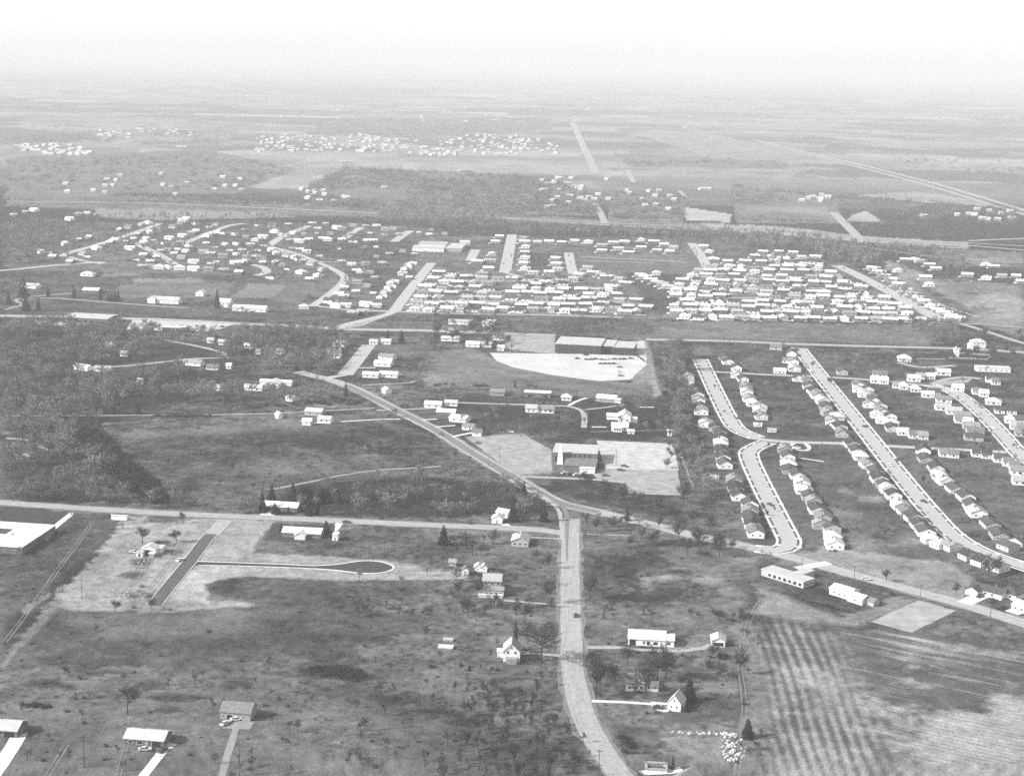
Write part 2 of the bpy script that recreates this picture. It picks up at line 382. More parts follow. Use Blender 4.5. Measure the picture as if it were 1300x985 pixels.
    mw = sum(inpoly(px + 40 * n_med + 40 * n_patch + ox, py + 30 * n_med + 30 * n_patch + oy, rowp).astype(float) for ox, oy in ((-26, 0), (-13, 4), (0, -6), (0, 8), (13, -3), (26, 2))) / 6.0
    m = mw > 0
    rows = np.sin(dper * 2 * math.pi / 4.3 + 2.6 * (fbm(x / 30, y / 60, 33, 3) - .5) * 2)
    rw = np.clip(.5 + .75 * rows + 1.3 * (pn - .5) + .8 * n_fine + .45 * n_med, 0, 1)
    tone = tone * (1 - mw) + (124 + 24 * n_med + 44 * rw + 30 * n_fine + 50 * (pn - .5)) * mw
    paint(150, [(1010, 860), (1060, 850), (1075, 900), (1030, 915)], 10, 2, .6)
    g = np.zeros_like(x)
    for cx_, cy_, rx, ry, am in ((1245, 925, 75, 32, .7), (1290, 960, 60, 40, .6), (1200, 975, 60, 26, .5), (1120, 915, 48, 26, .45), (1230, 985, 90, 22, .55), (1150, 950, 40, 20, .3), (1390, 960, 120, 60, .6), (1095, 968, 50, 26, -.55), (1180, 872, 60, 14, -.2), (1060, 830, 40, 20, .25)):
        g += am * np.exp(-((px - cx_) / rx) ** 2 - ((py - cy_) / ry) ** 2)
    st2 = np.sin(pe * 2 * math.pi / 3.2 + 4 * n_med)
    wv = np.clip((g + 1.5 * n_big + 1.0 * n_med + .5 * n_patch + .35 * n_fine - .18) / .55, 0, 1); wv = wv * wv * (3 - 2 * wv)
    fld = inpoly(px + 10 * n_med, py + 6 * n_med, [(1040, 800), (1120, 800), (1310, 830), (1800, 900), (1800, 1400), (1050, 1400), (1085, 900)])
    wv = wv * fld; tone = tone * (1 - wv) + (176 + 30 * n_big + 40 * n_med + 11 * st2 + 36 * n_fine) * wv
    # yards
    paint(140, [(868, 862), (935, 864), (940, 872), (870, 872)], 2); paint(148, [(888, 872), (938, 873), (936, 879), (886, 878)], 2); paint(100, [(842, 885), (945, 890), (960, 915), (850, 918)], 6)
    paint(150, [(840, 822), (900, 800), (905, 812), (870, 830), (850, 828)], 4, 1.5, .8); paint(145, [(848, 935), (925, 935), (922, 975), (880, 962), (850, 950)], 5); paint(86, [(775, 920), (845, 925), (845, 950), (795, 960)], 5, 1.4)
    paint(150, [(930, 790), (965, 790), (975, 900), (950, 985), (935, 985), (950, 880)], 5, 1.2, .6); paint(135, [(890, 845), (930, 845), (930, 855), (890, 852)], 4, 2)
    paint(126, [(745, 770), (800, 772), (800, 800), (745, 800)], 6, 1.4, .5)
    # ---- near the strip and the old suburb
    paint(146, [(690, 404), (860, 408), (1160, 412), (1185, 428), (1180, 438), (850, 430), (700, 424)], 3, .8); paint(116, [(700, 404), (820, 406), (830, 425), (700, 424)], 4)
    paint(122, [(8, 384), (120, 385), (330, 396), (440, 405), (440, 415), (330, 405), (8, 398)], 2, .7); paint(128, [(440, 410), (700, 402), (700, 422), (560, 417), (450, 416)], 3)
    paint(134, [(8, 345), (150, 340), (260, 342), (345, 355), (450, 400), (330, 396), (8, 384)], 3, .8)
    paint(166, [(130, 347), (185, 345), (182, 349), (128, 352)], 2, .6); paint(164, [(170, 355), (250, 353), (262, 357), (240, 361), (168, 359)], 2, .6); paint(150, [(150, 362), (300, 358), (285, 377), (150, 378)], 3, .6)
    paint(162, [(318, 361), (366, 361), (348, 378), (292, 377)], 2, .5); paint(146, [(366, 361), (402, 362), (380, 386), (345, 380)], 2, .5)
    paint(150, [(8, 285), (330, 280), (560, 290), (560, 405), (460, 400), (330, 350), (8, 342)], 3, .8, .8)
    paint(130, [(350, 305), (520, 305), (540, 335), (480, 380), (430, 330)], 3, .8, .7); paint(124, [(520, 335), (540, 335), (500, 400), (460, 400)], 2, .6)
    paint(150, [(530, 300), (880, 300), (1080, 335), (1200, 405), (830, 405), (520, 398)], 3, .9, .9)
    paint(120, [(670, 322), (704, 322), (704, 345), (670, 345)], 2, .5); paint(150, [(735, 320), (880, 325), (905, 345), (740, 345)], 2, .6); paint(130, [(790, 345), (870, 348), (850, 400), (815, 395), (810, 365)], 3, .6)
    paint(160, [(1090, 350), (1300, 360), (1300, 430), (1200, 400)], 5, 1.0); paint(176, [(1235, 368), (1300, 380), (1300, 410), (1260, 400)], 6, .8); paint(170, [(1120, 330), (1160, 340), (1215, 375), (1180, 372), (1130, 345)], 4)
    paint(128, [(1150, 350), (1185, 365), (1215, 385), (1240, 400), (1220, 405)], 4); paint(160, [(1200, 315), (1300, 320), (1300, 340), (1190, 335)], 3)
    paint(162, [(8, 240), (330, 255), (640, 272), (1000, 290), (1000, 297), (640, 282), (8, 262)], 3, .7)
    paint(178, [(120, 264), (330, 268), (380, 275), (200, 280), (120, 276)], 3, .6); paint(190, [(890, 283), (1000, 288), (1100, 300), (1230, 308), (1230, 314), (1080, 306), (900, 291)], 2, .8)
    near_alb = alb(tone, np.minimum(dist, 3000))
    # ---- distant country: field strips, woods and bare plots
    ca, sa = math.cos(math.radians(-5)), math.sin(math.radians(-5)); gx = x * ca - y * sa; gy = x * sa + y * ca
    wx = gx + 120 * (fbm(x / 400, y / 400, 51, 3) - .5); wy = gy + 160 * (fbm(x / 500, y / 500, 52, 3) - .5)
    cellx = np.floor(wx / 330 + .6 * np.floor(wy / 170) % 1.0); celly = np.floor(wy / 170)
    hsh = vnoise(cellx * 7.31 + .5, celly * 3.77 + .5, 77)
    wood = .55 * fbm(x / 900, y / 600, 61, 4) + .45 * fbm(x / 260, y / 330, 62, 4); fine = fbm(x / 40, y / 60, 63, 4) - .5
    far = 0.17 + 0.15 * np.clip(hsh - .30, 0, 1) + .12 * (fbm(x / 150, y / 220, 67, 4) - .5) + 0.10 * fine
    far = np.where(wood > .53, 0.12 + .07 * fine, far); far = np.where((wood > .5) & (hsh > .86), .32, far)
    bl = np.clip((265 - (py - (px - 650) * .0227)) / 45, 0, 1)
    albedo = near_alb * (1 - bl) + far * bl
    def fpaint(a, poly, j=2.0):
        qx, qy = px + j * 4 * n_big, py + j * 2 * n_big
        m = inpoly(qx, qy, poly); albedo[m] = a * (1.25 if a > .1 else 1) * (1 + .6 * fine[m] + .4 * n_med[m])
    fpaint(.11, [(440, 213), (560, 218), (700, 226), (755, 250), (760, 275), (640, 272), (400, 262), (385, 238)]); fpaint(.19, [(312, 224), (412, 222), (395, 240), (300, 238)]); fpaint(.18, [(265, 213), (432, 205), (440, 212), (280, 221)])
    fpaint(.34, ell(108, 224, 28, 9)); fpaint(.22, [(455, 207), (535, 208), (530, 216), (450, 214)]); fpaint(.26, [(862, 262), (930, 272), (926, 282), (872, 280)], 1); fpaint(.23, [(1082, 272), (1100, 268), (1122, 282), (1072, 282)], 1)
    fpaint(.2, [(1085, 248), (1160, 243), (1250, 255), (1255, 262), (1160, 256)], 1); fpaint(.11, [(775, 245), (870, 250), (868, 285), (772, 280)]); fpaint(.11, [(930, 235), (1060, 250), (1070, 284), (935, 282)]); fpaint(.15, [(940, 262), (1050, 262), (1050, 272), (950, 268)])
    fpaint(.11, [(8, 200), (260, 190), (380, 215), (300, 245), (8, 250)], 3); fpaint(.11, [(430, 150), (700, 150), (700, 165), (520, 175), (380, 172)], 3); fpaint(.17, [(800, 168), (880, 165), (1000, 190), (1060, 200), (900, 200)], 3)
    fpaint(.11, [(780, 195), (1000, 205), (1000, 215), (800, 212)], 2); fpaint(.17, [(780, 214), (1010, 222), (1005, 228), (800, 222)], 1)
    albedo = np.clip(albedo, .025, .6)
    nv, nu = len(v), len(u)
    i = np.arange((nv - 1) * nu).reshape(nv - 1, nu)[:, :-1].ravel()
    Q = np.stack([i + nu, i + nu + 1, i + 1, i], 1)
    me = bpy.data.meshes.new('ground'); N = len(x); n = len(Q)
    me.vertices.add(N); me.vertices.foreach_set('co', np.stack([x, y, np.zeros(N)], 1).astype(np.float32).ravel())
    me.loops.add(n * 4); me.loops.foreach_set('vertex_index', Q.astype(np.int32).ravel())
    me.polygons.add(n); me.polygons.foreach_set('loop_start', np.arange(0, n * 4, 4, dtype=np.int32)); me.update(calc_edges=True)
    at = me.attributes.new('soil', 'FLOAT', 'POINT'); at.data.foreach_set('value', albedo.astype(np.float32))
    m = bpy.data.materials.new('ground'); m.use_nodes = True; t = m.node_tree; Nn = t.nodes; L = t.links
    b = Nn['Principled BSDF']; b.inputs['Roughness'].default_value = 1.0; b.inputs['Specular IOR Level'].default_value = 0.0
    a = Nn.new('ShaderNodeAttribute'); a.attribute_name = 'soil'; tc = Nn.new('ShaderNodeTexCoord'); prev = a.outputs['Fac']
    for sc_, lo, hi, det in ((0.9, .55, 1.45, 5), (0.16, .75, 1.25, 6)):
        nz = Nn.new('ShaderNodeTexNoise'); nz.inputs['Scale'].default_value = sc_; nz.inputs['Detail'].default_value = det; nz.inputs['Roughness'].default_value = .7
        L.new(tc.outputs['Object'], nz.inputs['Vector']); mr = Nn.new('ShaderNodeMapRange'); mr.inputs[1].default_value = .3; mr.inputs[2].default_value = .7
        mr.inputs[3].default_value = lo; mr.inputs[4].default_value = hi; L.new(nz.outputs[0], mr.inputs[0])
        mm = Nn.new('ShaderNodeMath'); mm.operation = 'MULTIPLY'; L.new(prev, mm.inputs[0]); L.new(mr.outputs[0], mm.inputs[1]); prev = mm.outputs[0]
    cb = Nn.new('ShaderNodeCombineColor')
    for k in range(3): L.new(prev, cb.inputs[k])
    L.new(cb.outputs[0], b.inputs['Base Color']); me.materials.append(m)
    struct(link('ground', me))
build_ground()

# ------------------------------------------------------------------ roads
county = [(786, 1100), (800, 1010), (788, 985), (757, 940), (738, 900), (727, 850), (724, 800), (724, 760), (723, 710), (724, 655)]
county = [(900, 1100), (826, 1020), (788, 985), (757, 940), (738, 900), (727, 850), (725, 800), (724, 760), (724, 710), (725, 658)]
ribbon('road', county, 12.0, 'grassy gravel', .04, wob=2.2)
ribbon('road', county, 9.0, 'gravel road', .06, wob=.35)
diag = [(378, 472), (440, 489), (500, 519), (555, 547), (600, 575), (650, 605), (690, 628), (716, 640), (760, 650), (820, 664), (870, 677), (940, 692), (1000, 706), (1080, 728), (1150, 747), (1230, 769), (1300, 791), (1420, 830), (1800, 950)]
ribbon('road', diag, 12.5, 'grassy gravel', .035, wob=2.0)
ribbon('road', diag, 9.5, 'shoulder gravel', .05, wob=.4)
ribbon('road', diag[1:9], 6.0, 'worn asphalt', .09, wob=.3)
ribbon('road', [(672, 618), (700, 632), (716, 645), (720, 660), (719.5, 685), (719.5, 712)], 4.2, 'worn asphalt', .12, wob=.3, wid=.5)
ribbon('road', [(652, 606), (690, 630), (708, 646), (712, 662), (715, 690)], 2.2, 'shoulder gravel', .10, wob=.6)
ribbon('road', [(-400, 612), (-60, 634), (5, 638), (120, 646), (240, 653), (340, 657), (450, 662), (560, 667), (640, 670), (690, 673)], 11, 'grassy gravel', .037, wob=2.4)
ribbon('road', [(-400, 612), (-60, 634), (5, 638), (120, 646), (240, 653), (340, 657), (450, 662), (560, 667), (640, 670), (690, 673), (716, 677)], 8.0, 'gravel road', .07, wob=.4)
ribbon('road', [(-400, 392), (-40, 400), (60, 402), (180, 405), (250, 408), (305, 411), (380, 414), (446, 418), (550, 420), (650, 424), (705, 426)], 13.0, 'gravel road', .06, wob=.35)
ribbon('road', [(820, 431), (920, 433), (1015, 437), (1120, 440), (1230, 443), (1330, 449), (1700, 468)], 10.0, 'gravel road', .06, wob=.6)
ribbon('road', [(470, 394), (540, 397), (620, 399), (700, 400), (790, 403)], 6.5, 'gravel road', .06, wob=.6); ribbon('road', [(1030, 407), (1100, 408), (1200, 410)], 6, 'gravel road', .06)
ribbon('road', [(1195, 405), (1230, 414), (1262, 424), (1300, 436), (1340, 446)], 7, 'gravel road', .07); ribbon('road', [(1215, 411), (1250, 412), (1300, 416)], 5, 'gravel road', .06)
ribbon('driveway', [(95, 372), (30, 378), (75, 379), (190, 388), (240, 391)], 4, 'gravel road', .05, wob=.4); ribbon('driveway', [(6, 393), (22, 389), (28, 386), (20, 382), (25, 379), (40, 379)], 3, 'gravel road', .05)

def offset_path(pts, d):
    o = []; n = len(pts)
    for i, p in enumerate(pts):
        t = (pts[min(n - 1, i + 1)] - pts[max(0, i - 1)]); t.z = 0; t.normalize(); o.append(p + Vector((-t.y, t.x, 0)) * d)
    return o
STREETS = []
def street(path, width=8.0, walk=5.6, m='concrete street', name='street', sides=(1, 1), kerb=True, z=.08):
    pts = smooth([P(*p) for p in path], 5.0)
    ribbon(name, pts, width, m, z, world=True)
    for s, on in zip((1, -1), sides):
        if on and kerb: ribbon('kerb', offset_path(pts, s * (width / 2 + .15)), .3, m if walk else 'kerb', .18, world=True, thick=.18)
        if on and walk:
            ribbon('sidewalk', offset_path(pts, s * walk), 1.35, 'pale concrete', .14, world=True, thick=.12); ribbon('verge', offset_path(pts, s * (width / 2 + walk - .5) / 2), walk - .9 - width / 2, 'verge grass', .04, world=True)
            d = 4.0; nxt = random.uniform(4, 12)
            for i in range(1, len(pts)):
                d += (pts[i] - pts[i - 1]).length
                if d > nxt:          # driveway apron across the verge
                    nxt = d + random.uniform(10.5, 15); t = (pts[i] - pts[i - 1]).normalized(); nr = Vector((-t.y, t.x, 0)) * s
                    ribbon('driveway', [pts[i] + nr * (width / 2 - .2), pts[i] + nr * (walk + .9)], 3.0, 'pale concrete', .16, world=True)
    STREETS.append((pts, width, walk)); return pts
longst = street([(1014, 442), (1052, 490), (1098, 547), (1140, 600), (1180, 648), (1210, 679), (1248, 701), (1300, 719), (1370, 742), (1600, 815)], 7.8, 6.2)
upst = street([(889, 456), (906, 492), (925, 530), (938, 546), (962, 556)], 7.6, 6.1)
lowst = street([(975, 561), (955, 570), (951, 580), (965, 612), (985, 652), (1002, 686), (1001, 693), (985, 699), (962, 697)], 7.6, 6.0)
curvst = street([(1180, 489), (1206, 496), (1225, 507), (1246, 524), (1270, 549), (1296, 578), (1330, 612), (1420, 700)], 7.8, 6.2)
street([(955, 556), (1000, 561), (1080, 563), (1092, 564)], 7.0, 0, 'concrete street', kerb=False, z=.07); street([(1122, 566), (1200, 570), (1278, 574)], 7.0, 0, kerb=False, z=.07)
street([(908, 472), (980, 476), (1036, 478)], 5.5, 0, kerb=False, z=.07); street([(1052, 479), (1100, 482), (1140, 486), (1185, 490)], 5.5, 0, kerb=False, z=.07)
ribbon('street', [(1184, 488), (1200, 482), (1225, 479), (1245, 481)], 7, 'gravel road', .05, wob=1); ribbon('street', [(1140, 460), (1165, 466), (1185, 466), (1212, 464)], 6, 'gravel road', .05, wob=1)
# old suburb streets
def far_street(p, wd=9.0): ribbon('street', p, wd, 'concrete street', .07)
far_street([(548, 334), (522, 366), (500, 396)], 11.5); far_street([(503, 393), (490, 400), (460, 407), (440, 412), (430, 417)], 9)
far_street([(468, 438), (455, 455), (438, 476)], 12); far_street([(438, 476), (425, 478), (412, 481)], 7)
far_street([(650, 298), (646, 320), (641, 346)], 14); far_street([(641, 346), (665, 352), (700, 357)], 7); far_street([(722, 321), (724, 334), (728, 348)], 12); far_street([(878, 309), (890, 325), (900, 343)], 13); far_street([(604, 317), (597, 331)], 12)
far_street([(203, 284), (170, 296), (130, 309), (85, 322), (78, 326)], 11); far_street([(-20, 345), (20, 342), (70, 337), (125, 333), (135, 334)], 9); far_street([(88, 326), (105, 331), (130, 335)], 7)
far_street([(178, 312), (195, 320), (210, 328), (222, 336)], 11); far_street([(235, 309), (260, 298), (290, 287), (310, 284)], 10); far_street([(341, 312), (360, 300), (392, 287)], 12)
far_street([(341, 313), (375, 322), (405, 334), (425, 343), (437, 352), (432, 362), (412, 378), (396, 389)], 9); far_street([(437, 303), (448, 295), (459, 289)], 12); far_street([(500, 307), (510, 300), (521, 293)], 12)
far_street([(392, 387), (440, 393), (500, 396)], 5.5); far_street([(320, 336), (335, 340), (338, 346), (325, 350)], 10); far_street([(404, 332), (470, 335)], 4); far_street([(1062, 337), (1090, 350), (1130, 371), (1170, 394), (1200, 408)], 16); far_street([(1100, 342), (1150, 365), (1190, 385), (1240, 402)], 3)
far_street([(735, 326), (800, 329), (870, 333)], 4); far_street([(740, 331), (830, 334)], 3)
# inner streets of the dense block
for yy, x0, x1 in ((381, 520, 800), (368, 530, 790), (355, 545, 735)): far_street([(x0, yy), ((x0 + x1) / 2, yy + 2), (x1, yy + 3)], 6)
for yy, x0, x1 in ((392, 870, 1160), (379, 862, 1130), (365, 860, 1105), (352, 880, 1085), (340, 905, 1060)): far_street([(x0, yy), ((x0 + x1) / 2, yy - 1), (x1, yy + 4)], 6)
# far highways and section roads
def hw(p, wd): ribbon('highway', p, wd, 'far road', .3, step=40)
hw([(727, 156), (740, 185), (752, 210), (757, 220)], 20); hw([(754, 258), (762, 270), (768, 284)], 11)
hw([(8, 256), (180, 258), (330, 264), (480, 271), (640, 278), (770, 286), (900, 292), (1000, 294)], 10); hw([(630, 276), (770, 283), (900, 289), (1000, 292)], 9)
hw([(955, 177), (980, 183), (1060, 202), (1170, 229), (1250, 252), (1340, 280), (1700, 395)], 16); hw([(970, 184), (1062, 205.5), (1168, 233), (1245, 256), (1340, 285), (1700, 402)], 14)
hw([(1058, 270), (1075, 287), (1086, 298), (1094, 308)], 15); hw([(1085, 300), (1160, 306), (1230, 309)], 14); hw([(1090, 306), (1150, 311), (1230, 316)], 10)
hw([(1230, 306), (1300, 303), (1380, 300)], 10); hw([(1230, 312), (1300, 318), (1380, 324)], 9); hw([(1232, 309), (1300, 312.5), (1380, 318)], 7); hw([(1085, 312), (1200, 328), (1300, 334)], 6)
hw([(796, 216), (805, 232)], 12); hw([(862, 242), (870, 250)], 8)
for q in ([(130, 153), (330, 148)], [(500, 148), (570, 150), (640, 146)], [(140, 182), (175, 178)]): hw(q, 22)

# new subdivision: dark fresh asphalt with pale kerbs
ribbon('street', [(287, 660), (278, 670), (270, 678)], 7.5, 'gravel road', .1, wob=1)
ns = street([(280, 668), (262, 685), (240, 714), (215, 744), (196, 768)], 6.6, 0, 'dusty asphalt', sides=(1, 1))
cul = smooth([P(*p) for p in [(246, 714.5), (300, 716), (360, 718), (432, 720)]], 4); ribbon('street', cul, 4.6, 'new asphalt', .085, world=True)
up = [(400, 718.6), (425, 717.2), (440, 715.2), (454, 713), (468, 712.3), (484, 713.8), (497, 718.2), (499, 721), (492, 725), (478, 727.4), (458, 727.2), (440, 725.2), (425, 723.4), (400, 721.6)]
tear = smooth([P(*p) for p in up], 2)
sheet('turning_circle', [tuple(p) for p in tear], 'new asphalt', .09, world=True)
ribbon('kerb', tear, 1.0, 'kerb', .16, world=True, thick=.14, off=.5); ribbon('kerb', [(250, 712.5), (300, 714.2), (360, 716.4), (400, 718.3)], 1.0, 'kerb', .16, thick=.14); ribbon('kerb', [(252, 717.6), (300, 718.4), (360, 720.2), (400, 721.9)], .7, 'kerb', .16, thick=.14)

# driveways, paths and paved lots near by
D = lambda p, wd=3.0, m='pale concrete', **k: ribbon('driveway', p, wd, m, .05, wob=k.pop('wob', .3), **k)
D([(212, 947), (195, 968), (176, 992), (150, 1020)], 3.6); D([(219, 943), (207, 950)], 5.0); D([(26, 930), (8, 960), (-20, 1000)], 5.5); D([(300, 922), (292, 950), (280, 990)], 2.6, 'dirt track', wob=.8)
D([(306, 915), (300, 925)], 9, 'dirt track', wob=2); D([(92, 651), (78, 662), (66, 672)], 3.4); D([(345, 645), (338, 655)], 8); D([(431, 664), (424, 674), (420, 680)], 4); sheet('driveway', [(412, 678), (428, 678), (427, 685), (408, 684)], 'gravel road', .04)
D([(640, 762), (700, 767), (716, 768)], 2.2, 'gravel road'); D([(674, 682), (714, 684)], 2, 'gravel road'); D([(745, 822), (790, 822), (800, 824)], 3.4, 'gravel road', wob=1); D([(800, 824), (870, 826), (905, 818)], 3.5, 'gravel road', wob=1)
D([(751, 889.5), (790, 891), (835, 894)], 2.4); sheet('driveway', [(826, 890), (868, 894), (868, 902), (838, 904), (828, 898)], 'pale concrete', .04); D([(812, 981), (850, 979), (866, 976)], 3.6); D([(660, 828), (690, 830), (716, 833)], 2.5, 'gravel road', wob=.8)
D([(745, 678), (800, 680)], 1.6, 'gravel road', wob=.8); D([(640, 665), (652, 672)], 4); D([(1052, 714), (1012, 722)], 6, 'pale concrete'); D([(1224, 766), (1245, 756), (1254, 752)], 7.5, 'pale concrete'); D([(1284, 778), (1310, 768)], 7, 'pale concrete')
D([(478, 521), (550, 518), (575, 514)], 3.4, 'gravel road'); D([(390, 538), (470, 533), (508, 532)], 2.4); D([(524, 534), (555, 532)], 2.4); D([(543, 543), (578, 540)], 2.6); D([(568, 556), (590, 551), (606, 548)], 3); D([(8, 528), (300, 526), (420, 521), (476, 518)], 2.6, 'gravel road', wob=1)
D([(575, 511), (640, 513), (700, 515), (722, 516), (738, 521), (742, 530), (741, 543)], 4, 'gravel road'); D([(742, 520), (770, 517), (795, 513)], 3, 'gravel road'); D([(722, 515), (735, 508), (745, 505)], 3, 'pale concrete'); D([(751, 542), (770, 542)], 3, 'pale concrete'); D([(812, 517), (830, 517)], 3, 'pale concrete')
D([(662, 605), (740, 608), (822, 613)], 4.2, 'gravel road'); D([(448, 467), (477, 467)], 2.4); D([(460, 489), (520, 486), (527, 484)], 2.4, 'gravel road')
ribbon('path', [(392, 612), (430, 604), (480, 597), (560, 592)], 3, 'dirt track', .04, wob=.8); ribbon('path', [(340, 622), (392, 612)], 3, 'dirt track', .04, wob=.8); ribbon('path', [(863, 574), (880, 618)], 1.4, 'dirt track', .04)
ribbon('path', [(120, 467), (175, 463), (240, 456), (290, 454)], 5, 'gravel road', .05, wob=1); ribbon('path', [(210, 432), (238, 437), (262, 442), (285, 449), (280, 453)], 5, 'gravel road', .05, wob=1)
ribbon('path', [(8, 556), (30, 558), (45, 563)], 3, 'gravel road', .05, wob=1); ribbon('path', [(50, 567), (70, 574)], 3, 'gravel road', .05, wob=1); ribbon('path', [(10, 575), (28, 574), (35, 579), (25, 583)], 3, 'gravel road', .05, wob=1)
ribbon('path', [(750, 548), (850, 546)], 1.2, 'dirt track', .04, wob=.5)
lp = smooth([P(*p) for p in [(1003, 566), (1015, 561), (1026, 566), (1024, 572), (1012, 571)]], 3, True); ribbon('driveway', lp + lp[:1], 3, 'pale concrete', .05, world=True); D([(1006, 580), (1046, 586)], 2, 'pale concrete')
# tyre tracks and footpaths worn into the grass
for tr in ([(118, 662), (98, 690), (72, 725), (40, 770), (6, 815)], [(150, 985), (158, 955), (166, 930)], [(196, 700), (180, 730), (150, 758)], [(232, 690), (200, 735), (170, 765)], [(60, 985), (75, 960), (84, 945)], [(905, 818), (930, 800), (955, 790)], [(985, 752), (960, 770), (940, 830), (945, 900), (935, 985)], [(760, 455), (790, 470), (815, 462)], [(500, 880), (560, 862), (640, 858), (700, 862)], [(640, 700), (670, 712), (700, 722)]):
    for o_ in (-.8, .8): ribbon('track', tr, .5, 'grassy gravel', .034, off=o_, wob=.3)
# lots
sheet('schoolyard', [(622, 448), (700, 449), (760, 450), (808, 452), (822, 462), (800, 482), (760, 484), (700, 476), (650, 466), (630, 458)], 'bright sand', .04, .4)
sheet('schoolyard', [(640, 426), (704, 428), (706, 449), (690, 448), (646, 444)], 'grey gravel', .03, 1.2); sheet('schoolyard', [(704, 445), (810, 450), (822, 462), (818, 432), (808, 434), (806, 446)], 'white gravel', .055, .8)
sheet('parking_lot', [(757, 559), (852, 563), (858, 578), (862, 597), (768, 595)], 'white gravel', .05, .3); sheet('parking_lot', [(768, 594), (860, 596), (866, 629), (798, 627), (794, 614), (760, 610), (752, 600)], 'grey gravel', .045, .4)
sheet('parking_lot', [(592, 555), (662, 551), (700, 571), (700, 598), (655, 604), (630, 584)], 'grey gravel', .045, .5); sheet('parking_lot', [(168, 406), (300, 411), (270, 421), (160, 419)], 'white gravel', .04, .6); sheet('parking_lot', [(40, 405), (90, 407), (85, 414), (50, 412)], 'grey gravel', .04, 1)
sheet('parking_lot', [(445, 409), (475, 404), (490, 402), (460, 414), (440, 417)], 'grey gravel', .05, .5)
sheet('garden_plot', [(1105, 789), (1166, 762), (1214, 775), (1158, 803)], 'bare soil', .04, .5); sheet('lawn', [(346, 664), (426, 667), (420, 690), (337, 686)], 'lush lawn', .03, .3)
sheet('lawn', [(8, 643), (86, 651), (66, 668), (8, 663)], 'lush lawn', .03, .3); sheet('lawn', [(462, 459), (477, 459), (474, 464), (458, 464)], 'lush lawn', .03); sheet('lawn', [(536, 535), (575, 533), (580, 538), (550, 541)], 'lush lawn', .03, .3); sheet('lawn', [(560, 546), (590, 541), (598, 546), (572, 553)], 'lush lawn', .03, .3)
sheet('gravel_lot', [(1235, 480), (1200, 484), (1190, 489), (1225, 489)], 'grey gravel', .03, .6)
# ------------------------------------------------------------------ buildings
def roof_mesh(L, Dp, h, kind, rise, oh=.45, m=0, b=None):
    """roof solid: gable with ridge along x, hip, or flat slab; eaves at height h"""
    b = b or MB(); x, y = L / 2 + oh * (.7 if kind != 'hip' else 1), Dp / 2 + oh; e = h - oh * rise / (Dp / 2) if kind != 'flat' else h
    t = .22
    if kind == 'gable':
        r = h + rise
        prof = [(-y, e), (0, r), (y, e), (y, e + t), (0, r + t), (-y, e + t)]
        A = [(-x, p[0], p[1]) for p in prof]; B_ = [(x, p[0], p[1]) for p in prof]; i = len(b.v); b.v += A + B_
        for q in ((0,1,4,5),(1,2,3,4)): b.f.append(tuple(i + k for k in q)); b.f.append(tuple(i + 6 + k for k in reversed(q))); b.m += [m, m]
        for k in range(6):
            j = (k + 1) % 6; b.f.append((i + k, i + 6 + k, i + 6 + j, i + j)); b.m.append(m)
    elif kind == 'hip':
        r = h + rise; rx = max(.2, x - y)
        b.hull([(-x, -y, e), (x, -y, e), (x, y, e), (-x, y, e)], [(-x, -y, e + t), (x, -y, e + t), (x, y, e + t), (-x, y, e + t)], m)
        c = [(-x, -y, e + t), (x, -y, e + t), (x, y, e + t), (-x, y, e + t)]; p, q = (-rx, 0, r + t), (rx, 0, r + t)
        b.face([c[0], c[1], q, p], m); b.face([c[1], c[2], q], m); b.face([c[2], c[3], p, q], m); b.face([c[3], c[0], p], m)
    else:
        b.box(-x, x, -y, y, h, h + .35, m)
    return b

def wall_mesh(L, Dp, h, kind, rise, m=0, b=None, z0=-.3):
    b = b or MB(); x, y = L / 2, Dp / 2
    if kind == 'gable':
        prof = [(-y, z0), (y, z0), (y, h), (0, h + rise - .02), (-y, h)]; i = len(b.v)
        b.v += [(-x, p[0], p[1]) for p in prof] + [(x, p[0], p[1]) for p in prof]
        b.f += [tuple(i + k for k in reversed(range(5))), tuple(i + 5 + k for k in range(5))]; b.m += [m, m]
        for k in range(5):
            j = (k + 1) % 5; b.f.append((i + k, i + j, i + 5 + j, i + 5 + k)); b.m.append(m)
    else: b.box(-x, x, -y, y, z0, h, m)
    return b

def rotz(b, a, dx=0, dy=0):
    c, s = math.cos(a), math.sin(a); b.v = [(x * c - y * s + dx, x * s + y * c + dy, z) for x, y, z in b.v]; return b

def window_mb(w=1.3, h=1.2, trim=0, glass=1):
    """a framed window standing in the y=0 plane, facing -y, sill at z=0"""
    b = MB(); b.box(-w/2, w/2, -.06, .02, 0, h, trim); b.box(-w/2 + .1, w/2 - .1, -.075, -.058, .1, h - .1, glass); return b

def add_openings(root, L, Dp, h, side, items, trim='white paint', off=(0, 0), rz=0.0):
    """items: (kind, position along the wall, width, height, sill)"""
    for kind, t, wd, hh, z in items:
        b = MB()
        gm = {'window': 'window glass', 'door': 'grey boards', 'garage_door': 'dark opening', 'wide_window': 'window glass', 'open_bay': 'dark opening'}[kind]
        b.box(-wd/2, wd/2, -.07, .02, z, z + hh, 0)
        if kind in ('window', 'wide_window'): b.box(-wd/2 + .1, wd/2 - .1, -.085, -.068, z + .1, z + hh - .1, 1)
        else: b.box(-wd/2 + .08, wd/2 - .08, -.085, -.068, z + .02, z + hh - .08, 1)
        a = {'s': 0, 'e': math.pi/2, 'n': math.pi, 'w': -math.pi/2}[side]
        x, y = {'s': (t, -Dp/2), 'e': (L/2, t), 'n': (-t, Dp/2), 'w': (-L/2, -t)}[side]
        rotz(b, a, x, y); rotz(b, rz, off[0], off[1])
        link({'wide_window': 'window'}.get(kind, kind), b.mesh(kind, [trim, gm]), root)

